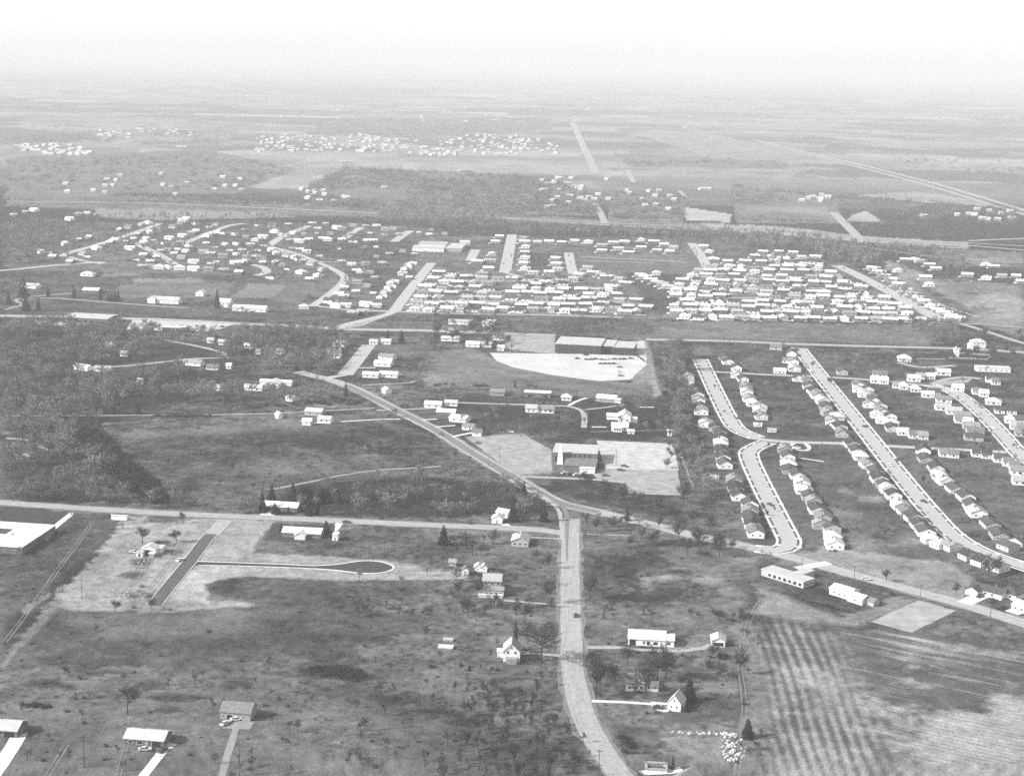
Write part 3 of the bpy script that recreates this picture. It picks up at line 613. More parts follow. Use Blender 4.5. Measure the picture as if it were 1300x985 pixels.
def building(name, label, cat, px, py, rot, blocks, group=None, z=2.0, openings=(), chim=None, extra=None):
    """blocks: (dx, dy, L, D, h, roof kind, rise, ridge turn in deg, wall mat, roof mat); openings: (block index, side, items)"""
    p = P(px, py, z); root = bpy.data.objects.new(name, None); C.objects.link(root); root.location = (p.x, p.y, 0); root.rotation_euler = (0, 0, math.radians(rot))
    tag(root, label, cat, group); roofs = []
    for dx, dy, L, Dp, h, kind, rise, tr, wm, rm in blocks:
        a = math.radians(tr)
        link('wall', rotz(wall_mesh(L, Dp, h, kind, rise), a, dx, dy).mesh('wall', wm), root)
        roofs.append(link('roof', rotz(roof_mesh(L, Dp, h, kind, rise, .5 if kind != 'flat' else .3), a, dx, dy).mesh('roof', rm), root))
    for bi, side, items in openings:
        dx, dy, L, Dp, h, kind, rise, tr, wm, rm = blocks[bi]
        add_openings(root, L, Dp, h, side, items, trim='tar roof' if name in ('school', 'church') else 'white paint', off=(dx, dy), rz=math.radians(tr))
    if chim:
        for cx_, cy_, ht in chim: link('chimney', MB().box(cx_ - .4, cx_ + .4, cy_ - .4, cy_ + .4, blocks[0][4] - .3, ht).mesh('chimney', 'brick red'), roofs[0])
    if extra: extra(root)
    return root
WIN = lambda n, L, z=.9, w_=1.4, h_=1.2: [('window', (k - (n - 1) / 2) * L / n, w_, h_, z) for k in range(n)]
G, HIP, FL = 'gable', 'hip', 'flat'

# --- the old neighbourhood by the county road
building('office_building', 'low flat white-roofed building with an open court on a dark lawn', 'building', -7, 681, -8,
  [(0, 14, 47, 10, 3.6, FL, 0, 0, 'dark brick', 'white roof'), (0, -10, 47, 18, 3.6, FL, 0, 0, 'dark brick', 'white roof'), (15, 4, 17, 9.4, 3.55, FL, 0, 0, 'dark brick', 'white roof'), (-15, 4, 17, 9.4, 3.55, FL, 0, 0, 'dark brick', 'white roof')], openings=[(1, 's', WIN(9, 44)), (1, 'e', WIN(3, 16)), (0, 'e', WIN(2, 9))])
building('brick_house', 'dark brick ranch house with pale roof and a car on its white driveway', 'house', 188, 934, -7,
  [(0, 0, 14.5, 8.6, 2.7, G, 1.7, 0, 'dark brick', 'pale shingle')], openings=[(0, 's', [('window', -5, 1.6, 1.2, .9), ('wide_window', -1.5, 2.4, 1.4, .7), ('door', 1, 1, 2.1, 0), ('garage_door', 4.6, 3.6, 2.2, 0)]), (0, 'e', WIN(1, 6))], chim=[(-2, .6, 5.2)])
building('brick_house', 'pale roofed house cut by the picture edge beside the widest white driveway', 'house', -2, 921, -7,
  [(0, 0, 18, 8.8, 2.7, G, 1.8, 0, 'dark brick', 'pale shingle')], openings=[(0, 's', [('window', 3, 1.6, 1.2, .9), ('garage_door', 6, 4.5, 2.2, 0), ('window', 0, 1.6, 1.2, .9)]), (0, 'e', WIN(1, 6))], chim=[(1, .5, 5.3)])
building('farm_shed', 'weathered grey barn-like house at the end of a two-rut dirt track', 'house', 303, 902, -8,
  [(0, 0, 11.5, 8, 3.2, G, 2.3, 0, 'grey boards', 'grey shingle')], openings=[(0, 's', [('open_bay', -2.3, 2.2, 2.2, 0), ('window', 3, 1, 1, 1), ('window', -4.6, .9, 1, 1)])])
building('ranch_house', 'long ranch house with white roof and dark walls among evergreens north of the road', 'house', 358, 642, -8,
  [(0, 0, 19, 8, 2.7, G, 1.6, 0, 'dark brick', 'white roof')], openings=[(0, 's', [('garage_door', -7, 4.2, 2.2, 0), ('wide_window', -1, 2.4, 1.4, .7), ('window', 3, 1.5, 1.2, .9), ('window', 6.8, 1.5, 1.2, .9), ('door', 1, 1, 2.1, 0)])], chim=[(8.6, 1.5, 5.6)])
building('ranch_house', 'long white-roofed ranch house with a front gable standing in a dark square lawn', 'house', 385, 675, -6,
  [(0, 0, 20, 8.6, 2.7, G, 1.7, 0, 'dark brick', 'white roof'), (0, -4.6, 6, 5.4, 2.6, G, 1.3, 90, 'siding', 'white roof')], openings=[(0, 's', [('window', -8, 1.4, 1.2, .9), ('window', -5.2, 1.4, 1.2, .9), ('wide_window', 5, 2.6, 1.4, .7), ('window', 8, 1.2, 1.2, .9)]), (0, 'w', WIN(1, 6))], chim=[(-6, 1, 5.4)])
building('shed', 'small white box shed at the end of the ranch house drive', 'shed', 426.5, 681, -6, [(0, 0, 2.6, 4.6, 3, FL, 0, 0, 'white paint', 'white roof')], z=1.5, openings=[(0, 's', [('door', 0, 1, 2, 0)])])
building('bungalow', 'small white gabled house with dark door facing the road beside a tall evergreen', 'house', 632, 658, -8,
  [(0, 0, 6.5, 5.6, 2.6, G, 1.5, 90, 'white paint', 'white roof')], openings=[(0, 'e', []), (0, 'w', [('door', 0, 1, 2.1, 0)])], z=1.8)
building('bungalow', 'small white-roofed cottage close behind the roadside white gabled house', 'house', 640, 651, -30, [(0, 0, 7, 5, 2.6, G, 1.5, 0, 'siding', 'white roof')], z=1.8, openings=[(0, 's', WIN(2, 6))])
building('gabled_house', 'pale house with broad grey-white roof and front gable just south of the road', 'house', 661, 685, -4,
  [(0, 0, 11.5, 8.6, 2.9, G, 1.9, 90, 'pale brick', 'pale shingle')], openings=[(0, 'w', WIN(3, 8))], chim=[(-1.4, 2.6, 5.6)])
building('shed', 'small grey shed with white side at the end of the bare earth strip', 'shed', 591, 724, -8, [(0, 0, 3.4, 3.4, 2.4, G, 1.2, 90, 'siding', 'grey shingle')], z=1.5, openings=[(0, 'w', [('door', 0, 1, 1.9, 0)])])
building('shed', 'dark little outbuilding among bushes west of the white garage', 'shed', 575, 714, -8, [(0, 0, 3.4, 3, 2.2, G, 1, 0, 'grey boards', 'grey shingle')], z=1.4, openings=[(0, 's', [('door', 0, 1, 1.9, 0)])])
building('garage', 'white twin-gabled garage behind the big two-storey house', 'garage', 611, 720, -6, [(-1.5, 0, 4.6, 3, 2.3, G, 1, 90, 'white paint', 'white roof'), (1.5, 0, 4.6, 2.98, 2.3, G, 1, 90, 'white paint', 'white roof')], z=1.5, openings=[(0, 'w', [('window', 0, .7, .7, 1)]), (1, 'w', [('window', 0, .7, .7, 1)])])
building('two_storey_house', 'large two-storey grey-roofed house with a long two-level front porch', 'house', 625, 743, -3,
  [(0, 1.5, 8.4, 7, 6.2, G, 2.2, 0, 'grey boards', 'pale shingle'), (-.2, -4.2, 11.6, 4.2, 3.4, G, .8, 0, 'pale brick', 'grey shingle'), (-.2, -7.1, 11, 1.6, 1.1, FL, 0, 0, 'siding', 'white roof')],
  openings=[(0, 's', WIN(3, 8, 4.2)), (1, 's', WIN(5, 11, 1.0)), (0, 'e', WIN(2, 6, 3.5))], z=3.2, chim=[(-1, 2.2, 9.4)])
def lean(root):
    link('porch', MB().box(-2.2, 2.2, -7.4, -4.85, -.2, 2.3).mesh('porch', 'grey boards'), root)
building('farmhouse', 'tall white farmhouse with steep roof and gable windows beside the great bare tree', 'house', 650, 826, -2,
  [(0, 0, 9.4, 6.8, 4.4, G, 3.4, 90, 'siding', 'pale shingle'), (-4.6, 1.5, 3, 3.4, 2.4, FL, 0, 0, 'siding', 'white roof')], openings=[(0, 'w', [('window', -1.5, 1, 1.3, 3.5), ('window', 1.5, 1, 1.3, 3.5), ('window', 0, .8, .9, 5.6)]), (0, 'n', WIN(2, 7, 1.2))], z=3.0, extra=lean, chim=[(0, 2.5, 8.8)])
building('cold_frame', 'flat white covered frame lying low in the open meadow', 'cold frame', 566, 821, -5, [(0, 0, 6, 3.2, .5, FL, 0, 0, 'white paint', 'white roof')], z=.4, openings=[(0, 's', [('door', 0, 1, .35, 0)])])
building('cold_frame', 'smaller flat white covered frame just behind the larger one in the meadow', 'cold frame', 569, 811.5, -5, [(0, 0, 4, 2, .5, FL, 0, 0, 'white paint', 'pale shingle')], z=.4, openings=[(0, 's', [('door', 0, 1, .35, 0)])])
building('long_house', 'long low dazzling white-roofed building with a dark carport corner east of the road', 'building', 825, 809, -5,
  [(-1.2, .6, 15.6, 11, 3, G, 1.5, 0, 'white paint', 'white roof'), (8, -.6, 4.4, 8, 2.9, G, 1.1, 0, 'white paint', 'white roof')], openings=[(0, 's', [('open_bay', -6, 2.8, 2.6, 0), ('window', -1.2, 1, 1.4, .8), ('wide_window', .6, 1.6, 1.8, .4), ('wide_window', 3.6, 2, 1.5, .6), ('door', 6, 1, 2.1, 0)]), (1, 's', WIN(1, 3))])
building('garage', 'detached white garage with one wide dark door beyond the long white building', 'garage', 911.5, 812, -4, [(0, 0, 7, 5.6, 2.7, G, 1.2, 90, 'white paint', 'pale shingle')], z=1.8, openings=[(0, 'w', [('garage_door', 0, 4.3, 1.7, .3)])])
building('house', 'grey-roofed cottage half hidden by bare trees north of the white drive', 'house', 812, 867, -5, [(-1.5, .5, 7.6, 8, 3.2, G, 2.8, 0, 'siding', 'grey shingle'), (4.8, -.6, 5, 4.6, 2.3, G, 1, 0, 'siding', 'grey shingle')],
  openings=[(0, 's', WIN(3, 7)), (1, 's', WIN(2, 4.6, 1, 1, 1))], chim=[(-1, 1, 7.2)])
building('cottage', 'small steep white gabled house at the end of the white forecourt', 'house', 859, 890, -22, [(0, 0, 6.4, 5, 3.2, G, 3, 90, 'white paint', 'pale shingle')], z=2.6, openings=[(0, 'w', [('window', -1.1, .8, 1.1, 1), ('window', 1.1, .8, 1.1, 1), ('window', 0, .8, 1, 3.6)]), (0, 's', [('window', -1, .9, 1.1, 1), ('window', 1.4, .9, 1.1, 1)])])
building('foundation', 'roofless white walled foundation beside the drive at the bottom edge', 'foundation', 833, 974, -3, [(0, 2.3, 7.4, .5, 1.2, FL, 0, 0, 'white paint', 'pale shingle'), (-3.5, 0, .5, 4.1, 1.2, FL, 0, 0, 'white paint', 'pale shingle'), (3.5, 0, .5, 4.1, 1.2, FL, 0, 0, 'white paint', 'pale shingle'), (0, -2.3, 7.4, .5, .9, FL, 0, 0, 'white paint', 'pale shingle'), (-.5, 0, 1.6, 1.2, 1.6, FL, 0, 0, 'grey boards', 'tar roof'), (1.5, .2, 1.2, 1.2, 1.3, FL, 0, 0, 'grey boards', 'tar roof')], z=.6)
building('house', 'grey-roofed house cut by the bottom edge beside a white end wall', 'house', 872, 987, -40, [(0, 0, 8, 6.5, 2.6, G, 2, 90, 'siding', 'grey shingle')], openings=[(0, 'w', WIN(2, 6))])
A1, A2 = P(1092, 727), P(1300, 791); DR = math.degrees(math.atan2(A2.y - A1.y, A2.x - A1.x))
building('motel', 'long low flat pale-roofed motel with dark window bays and a rear wing beside the road', 'motel', 1000, 731, DR + 1,
  [(0, 0, 25, 8.5, 3, FL, 0, 0, 'pale brick', 'gravel roof'), (2.6, 9.2, 5, 9.6, 2.95, FL, 0, 0, 'pale brick', 'pale shingle')], openings=[(0, 's', [(('wide_window', 'open_bay')[k % 2], -7.5 + 3 * k, 1.9, 1.7, .6) for k in range(7)] + [('door', -10.6, 1, 2.1, 0)]), (0, 'e', WIN(2, 7))])
building('ranch_house', 'dazzling white stepped ranch house on the corner lot by the plough land', 'house', 1079, 753, DR + 2,
  [(-3.6, 1, 11, 8.4, 3, G, 1.4, 0, 'white paint', 'white roof'), (6, -1.4, 8, 7, 2.6, G, 1.3, 0, 'white paint', 'white roof'), (12.4, 0, 4.4, 5, 2.2, G, .9, 0, 'pale brick', 'grey shingle')], openings=[(0, 's', [('window', -3, 1.2, 1, 1), ('window', 0, 1.2, 1, 1), ('window', 3, 1.2, 1, 1)]), (1, 's', WIN(1, 6, 1, 1.2, 1))])
building('ranch_house', 'dark-roofed L-shaped house with white end and a car on its white drive by the road', 'house', 1256, 749, DR + 6,
  [(0, 0, 16, 8, 2.7, G, 1.7, 0, 'white paint', 'dark shingle'), (-5, -5, 6, 6, 2.6, G, 1.4, 90, 'white paint', 'dark shingle')], openings=[(0, 's', WIN(3, 10))], chim=[(3, .7, 5.2)])
building('bungalow', 'white house with black hipped roof next to the dark L-shaped house', 'house', 1284, 752, DR, [(0, 0, 9.5, 8, 2.7, HIP, 1.8, 0, 'white paint', 'dark shingle')], openings=[(0, 's', WIN(2, 8))])
building('bungalow', 'white house at the picture edge above a wide white drive', 'house', 1303, 770, DR, [(0, 0, 10, 8, 2.8, G, 1.6, 0, 'white paint', 'white roof')], openings=[(0, 's', WIN(3, 9))])
building('unfinished_house', 'half-built white house with black open bay in the middle of the bare building site', 'house', 190, 698, -10, [(0, 1, 6, 7, 3, G, 1.6, 90, 'white paint', 'white roof'), (1.5, 4.2, 7.5, 4, 2.6, FL, 0, 0, 'white paint', 'white roof'), (-3, -4, 3, 3, 2, FL, 0, 0, 'white paint', 'pale shingle'), (3, -3.6, 2.6, 3, 1.8, FL, 0, 0, 'grey boards', 'white roof')], openings=[(0, 'w', [('open_bay', 0, 5.4, 2.8, 0)]), (2, 's', [('open_bay', 0, 1.4, 1.4, .2)])])
building('billboard', 'blank white board standing beside the road above the building site', 'sign', 152, 657, -8, [(0, 0, 9, .5, 2.4, FL, 0, 0, 'white paint', 'white roof')], z=1.3)

# --- along the diagonal road, the church and the school
def steeple(root):
    b = MB(); b.hull([(-10.6, 1.6, 0), (-6.8, 1.6, 0), (-6.8, 4.0, 0), (-10.6, 4.0, 0)], [(-9.6, 2.2, 11.5), (-8, 2.2, 11.5), (-8, 3.5, 11.5), (-9.6, 3.5, 11.5)]); link('steeple', b.mesh('steeple', 'white paint'), root)
building('church', 'dark brick church with flat pale rear roof, tapering white tower and low front wing', 'church', 729, 585, -6,
  [(0, 16, 27, 22, 6.6, FL, 0, 0, 'dark brick', 'gravel roof'), (4.4, -4.5, 19, 18.5, 3.4, FL, 0, 0, 'dark brick', 'tar roof'), (9, -15.4, 9, 3, 3, FL, 0, 0, 'white paint', 'white roof')], openings=[(0, 's', [('window', -11.5, 1.6, 3.6, 1)] + [('window', x_, 1.2, 2, 4) for x_ in (-3, 0, 3, 6, 9)]), (1, 'w', WIN(4, 16))], z=3, extra=steeple)
def ramp(root):
    b = MB(); b.hull([(22, -44, 0), (27.5, -44, 0), (26.5, -18.3, 0), (21.5, -18.3, 0)], [(22, -44, 1.4), (27.5, -44, 1.4), (26.5, -18.3, 5.6), (21.5, -18.3, 5.6)]); link('entrance_canopy', b.mesh('entrance_canopy', 'white paint'), root)
building('school', 'long flat-roofed two-storey dark school with tall window bays and a white entrance canopy', 'school', 737, 437.5, -9,
  [(0, 0, 38.5, 36, 7.4, FL, 0, 0, 'black brick', 'gravel roof'), (24.5, 3, 10, 30, 6.4, FL, 0, 0, 'black brick', 'gravel roof'), (38, 2, 17, 30, 6.0, FL, 0, 0, 'black brick', 'gravel roof')],
  openings=[(0, 's', [('wide_window', -16 + 4.4 * k, 2.1, 6.2, .6) for k in range(8)]), (2, 's', [('wide_window', -5.6 + 3.8 * k, 1.9, 4.6, .6) for k in range(4)]), (1, 's', [('open_bay', 0, 7, 5.4, 0)])], z=4.5)
building('storage_building', 'long white bar-shaped building with shed roof south of the school grounds', 'building', 683, 500, -6, [(0, 0, 19, 7, 3.6, G, .9, 0, 'dark brick', 'white roof')], openings=[(0, 's', [('garage_door', -5.6, 4, 2.6, 0), ('window', 0, 2, 1.2, 1), ('garage_door', 5.6, 3.6, 2.6, 0)])])
building('barn', 'plain grey-roofed barn alone on the grass west of the long white building', 'barn', 632, 498, -6, [(0, 0, 10.5, 7, 3, G, 1.6, 0, 'grey boards', 'grey shingle')], openings=[(0, 's', WIN(2, 9))])
building('long_house', 'long grey-roofed house with pale front facing the farm lane', 'house', 684, 519, -6, [(-5, .6, 8, 9, 3, G, 1.8, 0, 'siding', 'pale shingle'), (5, 0, 12, 8, 2.7, G, 1.6, 0, 'siding', 'grey shingle')], openings=[(0, 's', WIN(2, 6)), (1, 's', WIN(3, 11))])
building('cottage', 'small white round-roofed cottage beside the long white bar-shaped building', 'house', 719.5, 504, -6, [(0, 0, 7.2, 7, 2.6, HIP, 1.9, 0, 'siding', 'white roof')], openings=[(0, 's', WIN(2, 6))])
building('long_house', 'white oblong house at a slant below the bright school yard', 'house', 771, 505.5, -16, [(0, 0, 14.5, 9, 2.8, G, 1.8, 0, 'pale brick', 'white roof'), (9, -2.4, 4, 5, 2.4, G, 1, 0, 'siding', 'pale shingle')], openings=[(0, 's', WIN(3, 12))])
building('large_house', 'big white house of two joined gables between the farm lane and the parking lot', 'house', 793, 529, -5, [(0, 0, 13, 8.4, 4, G, 2.4, 90, 'white paint', 'white roof'), (-8, 3, 8.5, 5, 2.8, G, 1.3, 0, 'white paint', 'white roof'), (6, -3, 5, 4, 2.5, G, 1, 0, 'siding', 'white roof')], openings=[(0, 'w', WIN(2, 7, 1.2))], z=2.6)
building('bungalow', 'white house with wide porch directly in front of the big twin-gabled house', 'house', 787, 542, -5, [(0, 0, 11, 7, 3, G, 2, 0, 'white paint', 'white roof'), (-1.5, -5, 6, 3, 2.4, FL, 0, 0, 'white paint', 'white roof')], openings=[(0, 's', [('window', 3.6, 1.4, 1.2, .9)]), (1, 's', WIN(3, 5.4))])
building('shed', 'tiny white shed beside the porch house above the parking lot', 'shed', 801, 548, -5, [(0, 0, 4.5, 2.6, 2, G, .8, 0, 'white paint', 'white roof')], z=1.2, openings=[(0, 's', [('door', 0, 1, 1.8, 0)])])
building('shed', 'lone white hut at the foot of the dark hedge east of the parking lot', 'shed', 850, 550, -5, [(0, 0, 3, 2.6, 3.4, G, .8, 0, 'white paint', 'white roof')], z=1.6, openings=[(0, 's', [('door', 0, 1, 1.8, 0)])])
for px_, py_, rt, L_, D_, wm, rm, lb in (
  (550.5, 513, -8, 12, 8, 'siding', 'white roof', 'rambling white house nearest the crossroads on the diagonal road'), (567, 523, -8, 13, 7.5, 'dark brick', 'white roof', 'white-roofed house with dark walls, second of the cluster on the diagonal road'),
  (584, 530.5, -20, 12, 10, 'white paint', 'white roof', 'large white house with a dark front notch, middle of the diagonal road cluster'), (596, 541.5, -25, 8, 6, 'siding', 'grey shingle', 'grey-roofed house with white drive, last of the diagonal road cluster'),
  (606, 548.5, -10, 6, 6, 'siding', 'grey shingle', 'small grey house at the end of the lowest white drive'), (573, 511.5, -8, 9, 3.4, 'white paint', 'pale shingle', 'narrow pale roof behind the diagonal road cluster, by the farm lane'),
  (492, 452.5, -22, 13, 8, 'siding', 'grey shingle', 'grey-roofed house highest of the group east of the short wide street'), (487, 461, -12, 13.5, 9, 'white paint', 'white roof', 'white-roofed house with dark lawn in front, east of the short wide street'),
  (471, 475.5, -6, 12, 6, 'white paint', 'white roof', 'low white house, nearer the short wide street of two in line'), (494, 475, -6, 14, 8, 'white paint', 'white roof', 'low white house, farther of two in line above the diagonal road'),
  (432, 436, -14, 10, 8, 'white paint', 'white roof', 'bright house at the edge of the bare trees west of the short wide street'), (425, 444.5, -10, 10, 7, 'siding', 'grey shingle', 'grey chevron-roofed house below the bright one by the bare trees'),
  (425, 450.5, -10, 10, 7, 'siding', 'pale shingle', 'lowest pale house by the bare trees west of the short wide street'), (490.5, 433.5, -6, 8, 7, 'siding', 'white roof', 'small white house between two evergreens behind the short wide street'),
  (474.5, 434, -6, 7, 5, 'siding', 'pale shingle', 'small faint house left of the one between two evergreens'.replace('left of', 'west of')), (491, 495.5, -60, 6, 5, 'white paint', 'white roof', 'tiny white upright house beside a brush pile above the diagonal road'),
  (400, 522, -10, 12, 10, 'pale brick', 'pale shingle', 'big pale farmhouse in bare trees west of the diagonal road'), (413, 532, -10, 9, 7, 'white paint', 'pale shingle', 'white side wing below the big pale farmhouse in bare trees'),
  (390.5, 535, -10, 6, 5, 'white paint', 'white roof', 'small bright outhouse beside the big pale farmhouse'), (371, 505.5, -40, 7, 6, 'white paint', 'white roof', 'small bright house below the dazzling white one, among evergreens'),
  (354, 527, -50, 4, 3.5, 'white paint', 'white roof', 'tiny white hut beside the long farm lane'), (322, 492, -8, 13, 2.6, 'white paint', 'white roof', 'narrow white shed lying in the pasture west of the dazzling house'),
  (276, 492, -8, 4, 2.6, 'white paint', 'white roof', 'tiny white box in the pasture beyond the narrow white shed'), (178, 484, -8, 4, 4, 'white paint', 'white roof', 'single white hut in the clearing of the wood'),
  (106, 466, -30, 14, 6, 'white paint', 'white roof', 'white house at the end of the lane deep in the wood'), (131, 468, -6, 13, 5, 'white paint', 'pale shingle', 'pale long house beside the lane in the wood'),
  (246, 460, -18, 16, 8, 'white paint', 'pale shingle', 'slanted pale-roofed house where the wood lane meets the loop road'), (270, 466, -6, 9, 4, 'siding', 'grey shingle', 'low grey shed just east of the slanted house on the wood lane'),
  (291, 464.5, -6, 4, 4, 'white paint', 'white roof', 'tiny bright hut under the trees by the wood lane'), (140, 437.5, -6, 8, 7, 'siding', 'pale shingle', 'pale house half buried in the wood behind the shopping strip'),
  (159, 449, -6, 7, 4, 'white paint', 'pale shingle', 'small pale cabin beside a dark evergreen in the wood'), (284, 434.5, -6, 9, 5, 'white paint', 'white roof', 'white cabin among trees by the loop road'),
  (268, 432, -6, 6, 5, 'siding', 'pale shingle', 'faint cabin next to the white one by the loop road'), (316, 439, -6, 7, 4, 'white paint', 'white roof', 'small white house alone among the bare trees above the diagonal road'),
  (355, 446, -30, 8, 5, 'siding', 'pale shingle', 'pale house in bare trees above the end of the diagonal road'), (328, 446, -6, 4, 4, 'siding', 'pale shingle', 'tiny pale hut near the house in the bare trees'),
  (601, 436.5, -8, 12, 9, 'white paint', 'white roof', 'bright white house in the trees on the north side of the school field'), (618, 437, -8, 9, 8, 'siding', 'pale shingle', 'pale house east of the bright one north of the school field'),
  (636, 441.5, -8, 6, 6, 'white paint', 'white roof', 'small white house at the corner of the bright school yard'), (585, 408.5, -6, 22, 8, 'siding', 'pale shingle', 'long pale house behind trees near the main road'),
  (617, 411, -6, 6, 5, 'white paint', 'white roof', 'bright little house by the trees near the main road'), (572, 430, -5, 16, 4, 'white paint', 'pale shingle', 'long pale low shed in the trees near the school field'),
  (634, 429, -20, 11, 5, 'siding', 'grey shingle', 'grey slanting roof in the trees at the school yard corner'), (574, 420, -6, 9, 4, 'siding', 'pale shingle', 'pale low roof above the long shed in the trees'), (624, 409, -8, 8, 4, 'white paint', 'white roof', 'white roof beside the bright little house near the main road')):
    building('house', lb, 'house', px_, py_, rt, [(0, 0, L_, D_, 2.7, G, 1.6, 0, wm, rm)], openings=[(0, 's', WIN(2 if L_ > 6 else 1, L_ * .8, .9, 1.2, 1.1))])
building('large_house', 'dazzling white house with flared wings where the pasture meets the trees', 'house', 348, 487, -8, [(0, 0, 13, 10, 3, G, 1.8, 90, 'white paint', 'white roof'), (0, 6, 24, 5, 2.6, G, 1.2, 0, 'white paint', 'white roof')], openings=[(0, 'w', WIN(3, 9))])
building('shopping_strip', 'long commercial building with pale slanted roof and dark shop front by the main road', 'building', 116, 403.5, -9, [(0, 0, 42, 26, 4.6, G, 1.2, 0, 'dark brick', 'gravel roof')], openings=[(0, 's', [('wide_window', -16 + 5.4 * k, 4.4, 2.6, .4) for k in range(7)])], z=3)
building('shopping_strip', 'small low shop with white roof and dark front in the paved lot', 'building', 222, 417, -6, [(0, 0, 20, 9, 3.4, FL, 0, 0, 'dark brick', 'white roof'), (11.4, -1, 2.6, 9, 3, FL, 0, 0, 'dark brick', 'tar roof')], openings=[(0, 's', [('wide_window', -7 + 3.5 * k, 2.6, 2.3, .4) for k in range(5)])])
building('farm_building', 'long white farm building with a square end tower by the field road', 'barn', 211, 382, -8, [(2, 0, 24, 10, 4, G, 2, 0, 'white paint', 'white roof'), (-12.6, -3, 8, 8, 5, G, 2, 90, 'white paint', 'white roof')], openings=[(0, 's', WIN(4, 22))])
building('farm_building', 'white farmhouse beside a dark poplar on the field road', 'house', 286, 385, -8, [(0, 0, 12, 10, 5.4, G, 2.4, 0, 'white paint', 'white roof'), (-1, 12, 7, 6, 3, G, 2, 0, 'white paint', 'white roof')], openings=[(0, 's', WIN(3, 11, 2.8))], z=3.2)
building('farm_building', 'long pale barn running east from the white farmhouse', 'barn', 318, 392, -8, [(0, 0, 33, 11, 3.4, G, 2, 0, 'siding', 'white roof')], openings=[(0, 's', WIN(5, 30))])
building('cottage', 'small white cottage with dark bushes behind the white farmhouse', 'house', 255, 373, -8, [(0, 0, 9, 8, 4, G, 2.4, 90, 'siding', 'white roof')], openings=[(0, 'w', WIN(1, 5))])
building('ranch_house', 'white-roofed house between evergreens on the field road', 'house', 117, 369, -8, [(0, 0, 17, 11, 3, G, 2, 0, 'dark brick', 'white roof')], openings=[(0, 's', WIN(3, 14))])
building('ranch_house', 'rounded white house alone on the grass north of the field road', 'house', 112, 348, -10, [(0, 0, 14, 9, 3, HIP, 2, 0, 'white paint', 'white roof')], openings=[(0, 's', WIN(2, 10))])
building('house', 'pale house behind the big evergreen by the curving drive', 'house', 40, 363, -8, [(0, 0, 18, 8, 3, G, 1.8, 0, 'siding', 'pale shingle'), (5, -4, 5, 5, 3, G, 1.4, 90, 'white paint', 'white roof')], openings=[(0, 's', WIN(2, 10))])
building('flat_block', 'long bright white flat building near the far end of the curving street', 'building', 1260, 468, -5, [(0, 0, 27, 9, 3.4, FL, 0, 0, 'white paint', 'white roof')], openings=[(0, 's', WIN(6, 25))])
building('farmhouse', 'pale old farmhouse with hipped roof under bare trees north of the straight road', 'house', 1241, 436, -5, [(0, 0, 13, 9, 5, HIP, 2.2, 0, 'siding', 'pale shingle')], openings=[(0, 's', WIN(3, 11, 2.6))], z=3)
building('silo_house', 'narrow white tower house at the corner of the white fenced paddock', 'house', 1214, 448, -5, [(0, 0, 5, 4, 6, G, 2, 90, 'white paint', 'white roof')], z=3, openings=[(0, 'w', WIN(1, 3, 3, 1, 1))])
building('cottage', 'tiny white hut between the tower house and the old farmhouse', 'shed', 1232, 440, -5, [(0, 0, 4.5, 4, 4, G, 1.4, 0, 'white paint', 'white roof')], openings=[(0, 's', [('door', 0, 1, 2, 0)])])
building('flat_block', 'grey flat-roofed school-like block in the old suburb, north of the dense rows', 'school', 545, 316, -4, [(0, 0, 40, 28, 4.4, FL, 0, 0, 'siding', 'gravel roof'), (0, 46, 36, 30, 4.4, FL, 0, 0, 'siding', 'pale shingle'), (32, 22, 20, 60, 4, FL, 0, 0, 'pale brick', 'gravel roof')], openings=[(0, 's', WIN(7, 38))])

# --- rows of tract houses: one of each kind, then copies
def tract_proto(Lr, Dp, rise, wm, rm, hip=False, trim=True, garage=True):
    root = bpy.data.objects.new('house', None); C.objects.link(root); kind = 'hip' if hip else 'gable'
    link('wall', wall_mesh(Lr, Dp, 2.8, kind, rise).mesh('wall', wm), root)
    rf = link('roof', roof_mesh(Lr, Dp, 2.8, kind, rise, .5).mesh('roof', rm), root)
    link('chimney', MB().box(-.4, .4, .7, 1.5, 3, 2.8 + rise + .9).mesh('chimney', 'brick red'), rf)
    add_openings(root, Lr, Dp, 2.8, 's', [('window', -Lr * .32, 1.4, 1.2, .9), ('wide_window', 0, 2.2, 1.4, .7), ('door', Lr * .3, 1.0, 2.1, 0)])
    add_openings(root, Lr, Dp, 2.8, 'w', [('window', -Dp * .22, 1.1, 1, 1), ('window', Dp * .24, 1.1, 1, 1)])
    add_openings(root, Lr, Dp, 2.8, 'n', [('window', -Lr * .25, 1.3, 1.1, 1), ('window', Lr * .25, 1.3, 1.1, 1)])
    return root
PROT = {'d': [tract_proto(11.5, 8.6, 1.9, 'siding', 'dark shingle'), tract_proto(11.0, 8.2, 2.2, 'white paint', 'dark shingle'), tract_proto(12, 8.4, 1.7, 'pale brick', 'dark shingle')],
        'w': [tract_proto(11.5, 8.6, 1.9, 'white paint', 'white roof'), tract_proto(11.8, 8.8, 2.0, 'white paint', 'pale shingle'), tract_proto(11, 8.4, 2.1, 'siding', 'white roof', hip=True)],
        'g': [tract_proto(11.5, 8.4, 1.9, 'siding', 'grey shingle'), tract_proto(11, 8.2, 2.1, 'pale brick', 'grey shingle')]}
for L_ in PROT.values():
    for o in L_: o['used'] = 0
def desc(k): return {'d': 'dark-roofed', 'w': 'white-roofed', 'g': 'grey-roofed'}[k]
def place_tract(o_, p, rz, label, group, name='house', scl=1.0):
    if not o_['used']: o_['used'] = 1; r = o_
    else:
        r = copy_tree(o_); del r['used']
    r.location = (p.x, p.y, 0); r.rotation_euler = (0, 0, rz); r.scale = scl if isinstance(scl, tuple) else (scl,) * 3
    tag(r, label, 'house', group); return r
